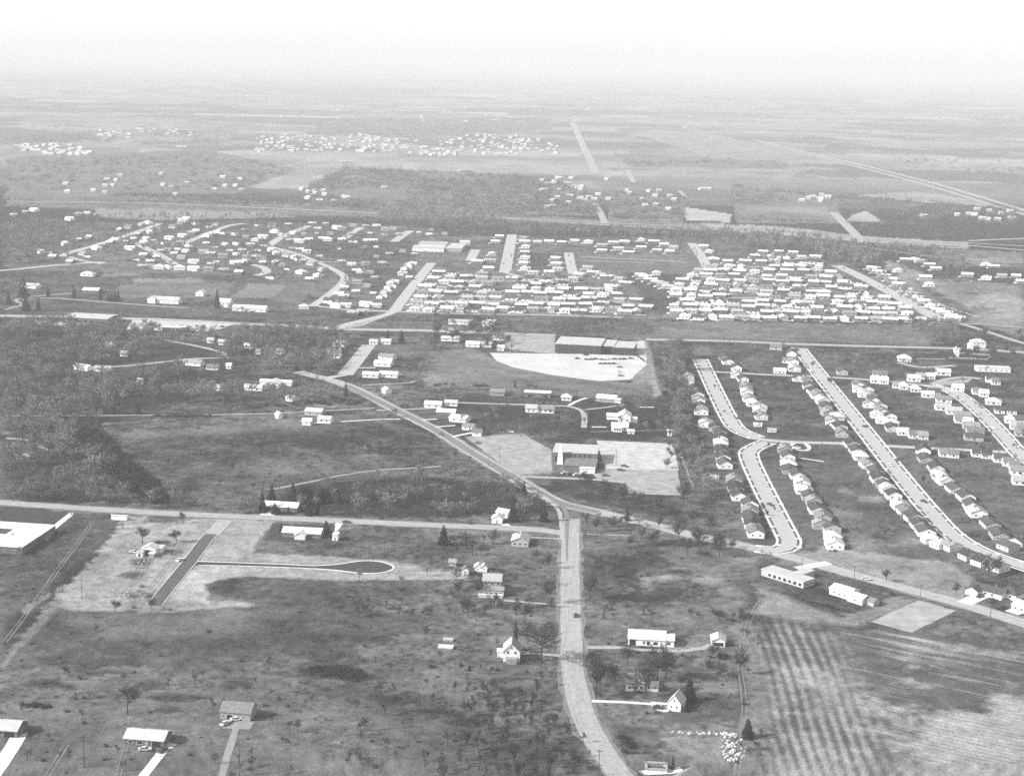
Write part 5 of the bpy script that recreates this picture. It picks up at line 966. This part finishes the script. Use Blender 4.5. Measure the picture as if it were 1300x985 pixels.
for x, y, h, w_, lb in ((789, 937, 12, 1.3, 'upper end of the black bush clump by the road'), (796, 943, 14, 1.3, 'middle of the black bush clump by the road'), (801, 949, 11, 1.5, 'lowest bush of the black clump by the road'), (205, 700, 7, 1.4, 'black bush beside the half-built house'), (200, 689, 5, 1.4, 'black bush behind the half-built house'), (180, 745, 6, 1.3, 'dark bush on the torn earth of the building site'), (468, 634, 9, 2.4, 'wide black bush in the brush north of the road'), (597, 665, 6, 1.6, 'dark bush by the road verge'), (607, 563, 4, 2.6, 'dark bush on the grey gravel lot'), (606, 651, 7, 2, 'dark bush north of the road by the small white house'), (1053, 742, 4, 1.2, 'small dark bush beside the dazzling ranch house'), (1046, 752, 4, 1.2, 'second small bush on the dazzling ranch house lawn'), (966, 721, 5, 1.6, 'dark bush at the west end of the motel'), (1113, 764, 6, 1.2, 'dark bush at the east end of the dazzling ranch house'), (1133, 756, 8, 1.2, 'dark pointed bush at the plough land corner'), (960, 738, 4, 1.2, 'dark bush below the motel'), (653, 831, 10, 1.0, 'dark bush against the farmhouse wall'), (662, 829, 12, 1.2, 'black bush at the farmhouse corner')):
    S_(x, y, h, lb, w_)
for k in range(9): S_(1019 + k * 6.4, 762 + k * 1.75, 4.2, f'{ordn(k)} clipped bush in the hedge row on the ranch house lawn', 1.3, 'clipped bushes in a row')
for k in range(18): S_(196 + k * 4.1, 529 + random.uniform(-1.2, 1), random.uniform(4, 7), f'{ordn(k)} dark bush in the long hedge on the farm lane', 1.6, 'dark hedge bushes on the farm lane')
for k, (x, y) in enumerate(((318, 517), (326, 518), (338, 516), (352, 515), (362, 516), (372, 513), (380, 515), (410, 513), (418, 514), (432, 512), (436, 509), (442, 514), (448, 513), (454, 512), (458, 510), (424, 506), (402, 511), (392, 512))): S_(x, y, random.uniform(5, 9), f'{ordn(k)} dark evergreen bush along the lane near the diagonal road', 1.4, 'dark bushes near the diagonal road')
for k, (x, y) in enumerate(((553, 490), (558, 489), (566, 488), (575, 489), (604, 490), (608, 491), (615, 490), (570, 503), (569, 508), (571, 498), (672, 490), (680, 492), (748, 510), (730, 506), (795, 515), (822, 536), (830, 541), (708, 531), (750, 529))): S_(x, y, random.uniform(4, 7), f'{ordn(k)} dark bush scattered round the farm lane houses', 1.6, 'dark bushes round the farm lane houses')
S_(249, 319, 7, 'round dark tree crown in the crowded middle of the old suburb', 1.2); S_(1011, 445, 5, 'dark bush at the head of the long street', 1.6)
# named bushes along hedges and gardens
for k in range(46):
    x, y = random.choice([(random.uniform(470, 700), 774 + random.uniform(-8, 6)), (random.uniform(745, 960), 783 + random.uniform(-4, 3)), (random.uniform(858, 925), 834 + random.uniform(-2, 2)), (random.uniform(745, 860), random.uniform(830, 930)), (random.uniform(580, 700), random.uniform(690, 760))])
    S_(x, y, random.uniform(4, 9), 'low leafless bush among others in the rough hedges by the county road', random.uniform(1.2, 2), 'leafless bushes by the county road', SHB)
# saplings of the rough meadow, each with its long shadow
for k in range(88):
    x, y = random.uniform(15, 640), random.uniform(858, 984)
    if k > 60: x, y = random.uniform(330, 700), random.uniform(760, 860)
    if 300 > x > 150 and 915 < y < 960: continue
    plant(ST, x, y, random.uniform(10, 21) * (y - 76) / 850, 'thin bare sapling on the rough meadow, throwing a long shadow', 'sapling', 'saplings on the rough meadow', random.uniform(.8, 1.2))
for k in range(70):
    x, y = random.uniform(560, 735), random.uniform(870, 1000)
    c_ = np.interp(y, [800, 850, 900, 940, 985, 1010], [725, 727, 738, 757, 788, 800])
    if x > c_ - 22: x = c_ - 22 - random.uniform(0, 90)
    plant(ST + BT[:2], x, y, random.uniform(16, 32), 'spindly bare tree in the thicket west of the road bend', 'tree', 'spindly trees in the thicket', random.uniform(.5, .8))
for k in range(12): T_(random.uniform(740, 962), random.uniform(665, 700), random.uniform(11, 18), 'small bare tree along the county road past the junction', .9, 'small trees along the county road')
for x, y in ((770, 636), (790, 640), (838, 652), (900, 676), (880, 668), (810, 645), (850, 660), (868, 640), (745, 628), (870, 560), (866, 520), (878, 600), (872, 470), (868, 455), (858, 500)): T_(x, y, random.uniform(18, 28), 'bare tree in the overgrown strip between the lots and the tract houses', 1, 'bare trees in the overgrown strip')
for k in range(26): T_(random.uniform(845, 880), random.uniform(448, 640), random.uniform(9, 16), 'bare tree in the overgrown strip between the lots and the tract houses', .9, 'bare trees in the overgrown strip')
for k in range(20): T_(random.uniform(545, 648), random.uniform(408, 446), random.uniform(9, 15), 'bare tree among the houses north of the school field', 1, 'bare trees north of the school field')
for k in range(16): T_(random.uniform(1195, 1300), random.uniform(425, 462), random.uniform(8, 16), 'bare tree round the old farmhouse', .9, 'bare trees round the old farmhouse')

for k in range(40):
    x, y = random.choice(((random.uniform(900, 1060), random.uniform(460, 680)), (random.uniform(1060, 1300), random.uniform(460, 690)))); T_(x, y, random.uniform(5, 10), 'small bare yard tree among the tract houses', .9, 'small yard trees among the tract houses')
# ------------------------------------------------------------------ woods and thickets: masses of leafless trees nobody could count
def bake(name, kinds, places, m, label):
    """kinds: [(V,Q)] unit plants; places: (kind, x, y, height, width)"""
    Vs, Qs, n = [], [], 0
    for k, x, y, h, wd in places:
        V, Q = kinds[k]; a = random.uniform(0, 6.28); c, s = math.cos(a) * h * wd, math.sin(a) * h * wd
        W = np.stack([V[:, 0] * c - V[:, 1] * s + x, V[:, 0] * s + V[:, 1] * c + y, V[:, 2] * h], 1); Vs.append(W); Qs.append(Q + n); n += len(V)
    o = link(name, np_mesh(name, np.concatenate(Vs), np.concatenate(Qs), m)); return struct(o, 'stuff', label)
def low_tree(seed, limbs=9, subs=5, twigs=6, wt=.0125):
    T, K = bare_tree(seed, limbs, subs, twigs, .5, wt); K2 = QA(); K2.v = list(K.v); K2.q = list(K.q)
    K2.cross(Vector((0, 0, -.03)), Vector((0, 0, .85)), .03, .008)
    for k in range(6):
        b_ = Vector((0, 0, random.uniform(.2, .6))); K2.cross(b_, b_ + rdir(random.uniform(.6, 1.4)) * random.uniform(.25, .4), .014, .004); return K2.arr()
LT = [low_tree(500 + s) for s in range(8)]; FT = [low_tree(540 + s, 5, 3, 4, .04) for s in range(6)]; SB = [shrub(560 + s, 40).arr() for s in range(4)]
def scatter(poly, spacing, h0, h1, kinds, wd=(.8, 1.2), gaps=None, edge=0):
    pts = [P(*p) for p in poly]; xs = [p.x for p in pts]; ys = [p.y for p in pts]; A = 0
    for i in range(len(pts)): q = pts[(i + 1) % len(pts)]; A += pts[i].x * q.y - q.x * pts[i].y
    n = int(abs(A) / 2 / spacing ** 2); bb = (max(xs) - min(xs)) * (max(ys) - min(ys)); N = int(bb / spacing ** 2)
    X = RS.uniform(min(xs), max(xs), N); Y = RS.uniform(min(ys), max(ys), N); ok = inpoly(X, Y, [(p.x, p.y) for p in pts])
    if gaps: ok &= fbm(X / gaps[0], Y / gaps[0], gaps[2] if len(gaps) > 2 else 5, 3) > gaps[1]
    return [(random.randrange(len(kinds)), x, y, random.uniform(h0, h1), random.uniform(*wd)) for x, y in zip(X[ok], Y[ok])]
W1 = []
for poly, sp_, g in (([(8, 418), (70, 414), (150, 425), (235, 437), (180, 455), (95, 470), (110, 480), (230, 470), (240, 478), (170, 500), (330, 505), (300, 515), (200, 508), (110, 545), (8, 550)], 9.5, (35, .36)),
    ([(8, 545), (96, 545), (112, 575), (150, 612), (166, 636), (150, 643), (8, 640)], 9, (30, .42)), ([(240, 426), (330, 424), (425, 422), (445, 440), (415, 478), (372, 470), (300, 455), (262, 447), (290, 440)], 8.5, (40, .36)), ([(290, 455), (370, 472), (340, 482), (250, 478)], 13, (40, .4)),
    ([(40, 412), (170, 420), (240, 426), (240, 437), (100, 425)], 9, (30, .35)), ([(100, 500), (360, 500), (460, 508), (380, 515), (120, 515)], 12, (30, .45))): W1 += scatter(poly, sp_, 9, 15, LT, gaps=g)
bake('woodland', LT, W1, 'wood twigs', 'grey leafless wood filling the middle left of the view'.replace('middle left', 'west side'))
HB = [shrub(600 + s, 150, 1.0).arr() for s in range(3)]
W2 = scatter([(98, 552), (122, 552), (150, 577), (206, 628), (198, 642), (165, 622), (118, 580)], 3.6, 8, 12, HB, (.5, .9)); bake('woodland', HB, W2, 'dark wood twigs', 'dark dense tree belt edging the rough field')
W3 = scatter([(205, 634), (330, 644), (330, 654), (205, 648)], 9, 7, 12, LT) + scatter([(480, 604), (600, 598), (690, 622), (692, 655), (600, 660), (480, 650)], 9, 6, 11, LT, gaps=(30, .42)) + scatter([(330, 615), (480, 602), (480, 650), (440, 655), (330, 648)], 13, 5, 10, LT, gaps=(30, .5)) + scatter([(8, 628), (205, 634), (205, 646), (8, 636)], 8, 7, 12, LT)
bake('thicket', LT, W3, 'wood twigs', 'brown leafless thicket along the north side of the road')
W4 = scatter([(490, 548), (560, 560), (620, 592), (560, 590), (440, 575), (420, 556)], 13, 4, 8, LT, gaps=(30, .45)) + scatter([(200, 565), (330, 560), (480, 600), (330, 640), (215, 634)], 20, 3, 7, LT) + scatter([(560, 690), (615, 690), (620, 705), (570, 708)], 7, 4, 8, LT) + scatter([(580, 730), (612, 728), (612, 770), (560, 775)], 9, 4, 8, LT)
W4 += scatter([(400, 770), (700, 768), (705, 782), (400, 784)], 8, 3, 7, LT, gaps=(12, .45)) + scatter([(745, 778), (960, 784), (960, 790), (745, 786)], 6, 3, 6, LT) + scatter([(740, 830), (860, 830), (870, 880), (745, 890)], 12, 4, 8, LT, gaps=(15, .5)) + scatter([(935, 780), (965, 790), (980, 900), (960, 985), (940, 985), (945, 880)], 9, 3, 6, LT, gaps=(14, .5))
W4 += scatter([(580, 880), (720, 878), (735, 920), (770, 990), (560, 1000)], 7, 2.5, 6, LT, (.5, .8), (20, .42)) + scatter([(260, 940), (330, 935), (340, 985), (250, 985)], 9, 3, 5, LT, (.5, .8)) + scatter([(390, 848), (455, 850), (460, 862), (395, 858)], 3.2, 1, 2.2, LT, (1, 1.5)) + scatter([(460, 880), (560, 885), (640, 905), (560, 915), (470, 895)], 6, 1.5, 3.5, LT, (.8, 1.4), (10, .45))
W4 += scatter([(640, 850), (720, 850), (720, 870), (640, 868)], 10, 2, 4, LT)
W4b = scatter([(22, 894), (45, 893), (66, 896), (66, 900), (24, 899)], 1.6, 1.6, 2.6, HB, (.9, 1.3)) + scatter([(390, 847), (430, 846), (462, 852), (466, 858), (445, 864), (425, 860), (395, 858)], 2.0, 1.2, 2.4, HB, (.8, 1.3)) + scatter([(90, 884), (130, 882), (130, 888), (90, 888)], 5, 1, 2.2, HB) + scatter([(325, 900), (352, 889), (352, 897), (328, 906)], 4, 1.5, 3, HB)
W4b += scatter([(460, 884), (500, 884), (560, 897), (590, 912), (550, 914), (480, 896)], 5, 1, 2.2, HB, (.7, 1.2), (8, .5)) + scatter([(8, 868), (130, 868), (130, 872), (8, 873)], 6, .8, 1.8, HB, (.8, 1.4), (10, .45)) + scatter([(500, 838), (580, 842), (640, 850), (640, 853), (560, 850)], 4, 1, 2.2, HB) + scatter([(440, 795), (545, 799), (545, 801), (440, 798)], 3, .7, 1.4, HB)
for k in range(150):       # single tussocks and brambles over the meadows
    x, y = random.uniform(8, 720), random.uniform(690, 985)
    if 60 < x < 600 and y < 765 or abs(x - np.interp(y, [660, 800, 850, 900, 940, 985], [725, 725, 727, 738, 757, 788])) < 20: continue
    p = P(x, y); W4b.append((random.randrange(3), p.x, p.y, random.uniform(.7, 2.2), random.uniform(.8, 1.6)))
for k in range(160):
    x, y = random.choice(((random.uniform(740, 960), random.uniform(690, 985)), (random.uniform(140, 620), random.uniform(540, 640)), (random.uniform(540, 850), random.uniform(500, 555)), (random.uniform(880, 1300), random.uniform(450, 700))))
    if abs(x - np.interp(y, [660, 800, 850, 900, 940, 985], [725, 725, 727, 738, 757, 788])) < 20: continue
    p = P(x, y); W4b.append((random.randrange(3), p.x, p.y, random.uniform(.8, 2.6), random.uniform(.8, 1.6)))
bake('brushwood', HB, W4b, 'brush twigs', 'dark brambles and tussocks dotted over the meadows')
bake('brushwood', LT, W4, 'brush twigs', 'scattered leafless brushwood over the rough meadows')
W5 = scatter([(838, 440), (866, 438), (882, 560), (905, 640), (880, 645), (858, 560), (848, 480)], 7, 7, 13, LT, gaps=(25, .34)) + scatter([(545, 403), (645, 405), (650, 445), (560, 440)], 12, 6, 11, LT, gaps=(25, .45)) + scatter([(700, 408), (850, 410), (850, 430), (810, 428), (700, 424)], 13, 4, 9, LT, gaps=(30, .4)) + scatter([(1152, 407), (1210, 412), (1235, 432), (1225, 442), (1185, 440), (1160, 425)], 8, 6, 11, LT) + scatter([(540, 440), (555, 440), (540, 480), (528, 482)], 7, 4, 8, LT) + scatter([(640, 505), (760, 520), (850, 520), (850, 548), (660, 548)], 24, 3, 7, LT)
W5 += scatter([(1080, 455), (1200, 462), (1190, 476), (1060, 470)], 22, 3, 6, LT) + scatter([(900, 430), (1010, 436), (1010, 446), (900, 442)], 12, 4, 8, LT, gaps=(20, .45)) + scatter([(240, 385), (330, 390), (330, 404), (230, 400)], 10, 4, 9, LT) + scatter([(740, 622), (870, 640), (870, 662), (760, 645)], 11, 4, 8, LT, gaps=(20, .4))
W5 += scatter([(520, 505), (700, 505), (740, 560), (690, 560), (600, 550)], 26, 4, 8, LT) + scatter([(390, 478), (520, 530), (500, 545), (380, 500)], 16, 4, 8, LT, gaps=(15, .45)) + scatter([(740, 500), (850, 505), (850, 555), (745, 552)], 24, 4, 8, LT) + scatter([(8, 660), (160, 655), (120, 700), (50, 760), (8, 780)], 26, 3, 7, LT) + scatter([(145, 655), (172, 655), (90, 745), (30, 800), (15, 800)], 9, 2.5, 6, LT, gaps=(14, .45))
W5 += scatter([(900, 450), (1005, 450), (1180, 660), (1060, 690), (985, 600)], 24, 3, 7, LT) + scatter([(1030, 450), (1300, 470), (1300, 690), (1200, 660)], 26, 3, 7, LT) + scatter([(440, 700), (720, 690), (720, 765), (440, 770)], 20, 3, 8, LT, gaps=(15, .42)) + scatter([(740, 665), (800, 668), (760, 775), (740, 775)], 11, 3, 8, LT, gaps=(15, .45)) + scatter([(300, 740), (700, 745), (700, 770), (300, 772)], 15, 2.5, 6, LT, gaps=(12, .42))
W5 += scatter([(715, 652), (760, 655), (1000, 712), (960, 714), (800, 672)], 12, 3, 8, LT, gaps=(12, .5)) + scatter([(340, 545), (480, 540), (560, 560), (610, 590), (480, 600), (340, 630), (220, 630), (170, 570)], 22, 2.5, 6, LT)
bake('thicket', LT, W5, 'wood twigs', 'grey leafless scrub between the school, the lots and the tract houses')
W6 = scatter([(480, 268), (640, 278), (640, 294), (560, 292), (480, 284)], 11, 8, 14, FT) + scatter([(640, 285), (900, 297), (900, 306), (640, 297)], 11, 8, 13, FT) + scatter([(890, 294), (1000, 298), (1100, 312), (1120, 330), (1090, 340), (1060, 335), (1010, 318), (930, 318), (905, 312)], 11, 8, 14, FT) + scatter([(1110, 314), (1200, 320), (1225, 330), (1230, 345), (1200, 347), (1170, 332), (1110, 322)], 11, 8, 14, FT)
W6 += scatter([(8, 288), (60, 282), (100, 295), (70, 315), (50, 335), (8, 340)], 10, 8, 15, FT) + scatter([(100, 275), (330, 274), (480, 280), (480, 286), (330, 281), (100, 282)], 14, 6, 11, FT, gaps=(60, .4)) + scatter([(1100, 345), (1120, 352), (1160, 375), (1240, 405), (1222, 405), (1160, 382)], 10, 6, 11, FT) + scatter([(1230, 390), (1290, 395), (1300, 402), (1240, 402)], 14, 5, 9, FT)
W6 += scatter([(30, 280), (330, 285), (500, 300), (500, 380), (330, 350), (60, 335)], 24, 5, 10, FT) + scatter([(540, 300), (880, 305), (1080, 340), (1190, 402), (520, 402)], 30, 4, 8, FT)
bake('woodland', FT, W6, 'wood twigs', 'tree belts of bare trees round the old suburb and along the railway')
W7 = []
for poly, sp_ in (([(440, 213), (560, 218), (700, 226), (755, 250), (760, 275), (640, 272), (400, 262), (385, 238)], 17), ([(775, 245), (870, 250), (868, 284), (772, 280)], 19), ([(930, 235), (1060, 250), (1070, 284), (935, 282)], 20), ([(8, 240), (330, 252), (480, 262), (480, 268), (330, 262), (8, 254)], 18), ([(8, 205), (260, 195), (380, 215), (300, 245), (8, 240)], 36), ([(1060, 248), (1290, 262), (1290, 285), (1080, 290)], 26), ([(780, 195), (1000, 206), (1000, 214), (800, 211)], 26), ([(430, 150), (700, 150), (700, 164), (520, 174), (380, 171)], 60), ([(600, 228), (700, 233), (700, 262), (560, 262)], 22), ([(1110, 195), (1300, 200), (1300, 225), (1200, 220)], 60), ([(8, 160), (300, 165), (300, 185), (8, 180)], 70)):
    W7 += scatter(poly, sp_, 9, 15, SB, (.9, 1.5), gaps=(260, .38))
bake('distant_woodland', SB, W7, 'far tree', 'dark distant woods fading into the haze')
print('plants', CNT, [len(q) for q in (W1, W2, W3, W4, W5, W6, W7)])

# ------------------------------------------------------------------ poles, cars, stones and other small things
def pole_proto(h=10.5):
    r = link('utility_pole', MB().tube((0, 0, -.3), (0, 0, h), .17, .12, 7).mesh('utility_pole', 'pole wood')); link('crossarm', MB().box(-1.2, 1.2, -.07, .07, h - .9, h - .7).mesh('crossarm', 'pole wood'), r)
    for k in (-1, -.4, .4, 1): link('insulator', MB().tube((k, 0, h - .7), (k, 0, h - .5), .06, .05, 5).mesh('insulator', 'metal grey'), r)
    r['used'] = 0; return r
PP = pole_proto()
for x, y, h, lb in ((107, 974, 40, 'tall utility pole standing alone in the lower meadow'), (304, 985, 34, 'utility pole beside the two-rut dirt track'), (760, 985, 34, 'utility pole on the verge of the road bend'), (104, 760, 25, 'utility pole at the corner of the building site'), (80, 752, 22, 'utility pole by the ditch west of the building site'), (1168, 760, 18, 'utility pole on the far verge of the road opposite the bare garden plot'), (1084, 739, 20, 'utility pole behind the dazzling ranch house'), (1257, 787, 24, 'utility pole by the road in front of the dark L-shaped house'),
    (697, 721, 22, 'utility pole on the lawn west of the county road'), (634, 584, 18, 'utility pole on the grey gravel lot west of the church'), (782, 592, 20, 'light mast in the church parking lot'), (488, 701, 18, 'utility pole in the meadow north of the turning circle'), (320, 771, 22, 'utility pole south of the dark mound'), (240, 768, 12, 'short post at the foot of the new dark street'), (146, 680, 16, 'utility pole by the dirt path above the site'), (745, 730, 22, 'utility pole on the verge east of the county road'), (749, 700, 20, 'utility pole near the corner lot trees'), (1018, 722, 14, 'utility pole by the motel wing'), (456, 510, 10, 'utility pole on the diagonal road'), (620, 592, 11, 'utility pole at the diagonal road bend'), (560, 985, 28, 'utility pole at the thicket edge by the bottom of the view')):
    if not PP['used']: PP['used'] = 1; r = PP
    else: r = copy_tree(PP); del r['used']
    p = P(x, y); r.location = (p.x, p.y, 0); r.rotation_euler = (0, 0, random.uniform(-.3, .3)); s = h * mpp(x, y) * 1.06 / 10.5; r.scale = (max(.8, s),) * 2 + (s,); tag(r, lb, 'pole')
def car_proto(pm):
    b = MB(); b.hull([(-2.3, -.86, .35), (2.3, -.86, .35), (2.3, .86, .35), (-2.3, .86, .35)], [(-2.25, -.82, .92), (2.2, -.82, .86), (2.2, .82, .86), (-2.25, .82, .92)])
    r = link('parked_car', b.mesh('parked_car', pm)); c = MB(); c.hull([(-1.5, -.78, .92), (1.0, -.78, .9), (1.0, .78, .9), (-1.5, .78, .92)], [(-1.05, -.62, 1.32), (.35, -.62, 1.32), (.35, .62, 1.32), (-1.05, .62, 1.32)]); link('windows', c.mesh('windows', 'window glass'), r).name = 'cabin_glass'
    link('roof', MB().box(-1.1, .4, -.64, .64, 1.325, 1.4).mesh('roof', pm), r)
    for x in (-1.4, 1.45):
        for y in (-.8, .8): link('wheel', MB().tube((x, y - .1, .33), (x, y + .1, .33), .33, .33, 10).mesh('wheel', 'tyre rubber'), r)
    r['used'] = 0; return r
CL, CD = car_proto('car paint light'), car_proto('car paint dark')
for x, y, a, k, lb in ((206, 951, 65, 'd', 'dark car on the white drive of the brick ranch house'), (184, 950, 10, 'l', 'white car in front of the brick ranch house wall'), (845, 896, 5, 'l', 'white car on the cottage forecourt'), (836, 897, -5, 'd', 'dark car on the cottage forecourt'), (229, 710, 60, 'l', 'pale car parked where the two dark new streets meet'), (1244, 756, 40, 'd', 'dark car on the white drive of the L-shaped house'), (1173, 636, -60, 'd', 'dark car parked at the kerb of the long straight street'), (937, 531, -60, 'd', 'dark car parked at the kerb of the upper bent street'), (717, 600, 30, 'l', 'pale car first in the line before the church'), (724, 601, 30, 'd', 'dark car second in the line before the church'), (732, 602, 30, 'l', 'pale car third in the line before the church'), (740, 603, 30, 'd', 'dark car last in the line before the church'),
    (788, 596, -20, 'd', 'dark car below the parking lot mast'), (793, 591, -20, 'd', 'dark car behind the mast in the parking lot'), (769, 603, 0, 'd', 'dark car beside the white church wing'), (762, 588, 0, 'd', 'dark car at the east wall of the church'), (648, 548, 0, 'l', 'white van-like car alone on the grass above the grey lot'), (866, 577, 40, 'd', 'dark car by the path in the overgrown strip'), (300, 912, 20, 'l', 'white car before the grey barn-like house'), (286, 917, 60, 'l', 'white car at the corner of the grey barn-like house'), (665, 829, 10, 'l', 'white car under the great bare tree'),
    (1098, 541, -58, 'd', 'dark car on the long straight street above the cross street'), (1131, 590, -58, 'l', 'pale car on the long straight street below the cross street'), (978, 640, -60, 'd', 'dark car at the kerb of the lower bent street'), (1262, 543, -42, 'l', 'pale car at the kerb of the curving street'), (1030, 470, -60, 'l', 'pale car near the head of the long straight street'), (731, 780, 88, 'd', 'dark car driving on the county road south of the junction'), (560, 551, -35, 'd', 'dark car driving on the diagonal road by the farm drives'), (1100, 734, -17, 'l', 'pale car on the road past the dazzling ranch house'), (440, 662, -6, 'd', 'dark car on the road past the ranch houses'),
    (1012, 568, -20, 'l', 'white car inside the loop drive'), (170, 700, 0, 'l', 'pale car beside the half-built house'), (590, 680, 10, 'l', 'white van by the wide rounded tree south of the road')):
    p_ = CL if k == 'l' else CD
    if not p_['used']: p_['used'] = 1; r = p_
    else: r = copy_tree(p_); del r['used']
    p = P(x, y, .7); r.location = (p.x, p.y, .14 if 'kerb' in lb else .06); r.rotation_euler = (0, 0, math.radians(a)); tag(r, lb, 'car')
SCHOOLC = [(745 + 6 * k + random.uniform(-1, 1), 456 + random.uniform(-.6, .6)) for k in range(9)] + [(763 + 5.5 * k, 461.5) for k in range(5)] + [(744, 450.5), (733, 455), (782, 447), (797, 444), (801, 455)] + [(787, 466), (787, 472), (788, 477)]
for k, (x, y) in enumerate(SCHOOLC):
    p_ = random.choice((CL, CD, CD)); r = copy_tree(p_); del r['used']; p = P(x, y, .5); r.location = (p.x, p.y, .08); r.rotation_euler = (0, 0, random.uniform(-.4, .4)); tag(r, f'{"pale" if p_ is CL else "dark"} car, {ordn(k)} of those parked in the bright school yard', 'car', 'cars in the school yard')
SHOPC = [(160 + 10 * k, 411 + k * .5 + random.uniform(-1, 1)) for k in range(9)] + [(100 + 8 * k, 411 + random.uniform(-1, 1)) for k in range(6)] + [(250 + 8 * k, 414 + random.uniform(-1, 1)) for k in range(5)]
for k, (x, y) in enumerate(SHOPC):
    p_ = random.choice((CL, CD)); r = copy_tree(p_); del r['used']; p = P(x, y, .5); r.location = (p.x, p.y, .08); r.rotation_euler = (0, 0, random.uniform(-1.6, 1.6)); tag(r, f'{"pale" if p_ is CL else "dark"} car, {ordn(k)} of those parked by the shops', 'car', 'cars by the shops')
def stones():
    b = MB()
    def st_(x, y, s):
        p = P(x, y); a = random.uniform(0, 3); pts = [(p.x + s * random.uniform(.6, 1.2) * math.cos(a + k * 1.05), p.y + s * random.uniform(.5, 1) * math.sin(a + k * 1.05)) for k in range(6)]
        b.hull([(q[0], q[1], -.1) for q in pts], [(p.x + (q[0] - p.x) * .7, p.y + (q[1] - p.y) * .7, s * random.uniform(.4, .8)) for q in pts])
    for k in range(80):
        t = random.random() ** .8; x = 848 + 90 * t; 
        if .22 < t < .26 or .34 < t < .4 or .6 < t < .65: continue
        st_(x, 929 + 3 * t + random.uniform(-1.6, 1.6), random.uniform(.3, .65))
    for k in range(90): st_(random.gauss(928, 5.5), random.uniform(931, 966), random.uniform(.25, .8))
    for k in range(10): st_(random.uniform(940, 946), random.uniform(945, 970), .4)
    struct(link('rubble', b.mesh('rubble', 'pale stones')), 'stuff', 'white rubble heaped in an angle behind the bottom drive')
    c = MB(); b = c
    for k in range(50): st_(random.gauss(160, 20), random.gauss(757, 4), random.uniform(.2, .5))
    for k in range(20): st_(random.uniform(160, 200), random.uniform(700, 716), random.uniform(.2, .5))
    struct(link('rubble', c.mesh('rubble', 'pale stones')), 'stuff', 'broken spoil on the torn building site')
stones()
def fence(pts, label, h=1.2, rails=(.5, 1.0), post=4.0, m='white paint'):
    pts = [P(*p) for p in pts]; r = bpy.data.objects.new('fence', None); C.objects.link(r); r.location = pts[0]; tag(r, label, 'fence'); o = pts[0]
    for a, b in zip(pts, pts[1:]):
        rl = MB()
        for z in rails: rl.tube(a - o + Vector((0, 0, z)), b - o + Vector((0, 0, z)), .09, .09, 4)
        link('rail', rl.mesh('rail', m), r); n = max(1, int((b - a).length / post))
        for k in range(n): q = a.lerp(b, k / n) - o; link('post', MB().box(q.x - .1, q.x + .1, q.y - .1, q.y + .1, -.2, h).mesh('post', m), r)
fence([(1205, 455), (1252, 457), (1262, 452), (1218, 449)], 'white rail fence round the paddock below the tower house')
fence([(1165, 456.5), (1200, 457)], 'short pale fence on the grass west of the paddock', post=6)
# ------------------------------------------------------------------ the air
def build_haze():
    R = 75000.0; b = MB().box(-R, R, -3000, R, -1.5, HT + 12)
    me = bpy.data.meshes.new('haze'); me.from_pydata(b.v, [], b.f)
    m = bpy.data.materials.new('haze'); m.use_nodes = True; N = m.node_tree.nodes; N.clear()
    o = N.new('ShaderNodeOutputMaterial'); vv = N.new('ShaderNodeVolumePrincipled')
    vv.inputs['Color'].default_value = (.71, .71, .71, 1); vv.inputs['Density'].default_value = BETA; vv.inputs['Anisotropy'].default_value = 0.0
    m.node_tree.links.new(vv.outputs[0], o.inputs['Volume']); me.materials.append(m)
    struct(link('haze', me), 'stuff', 'pale haze whitening the far country')
build_haze()
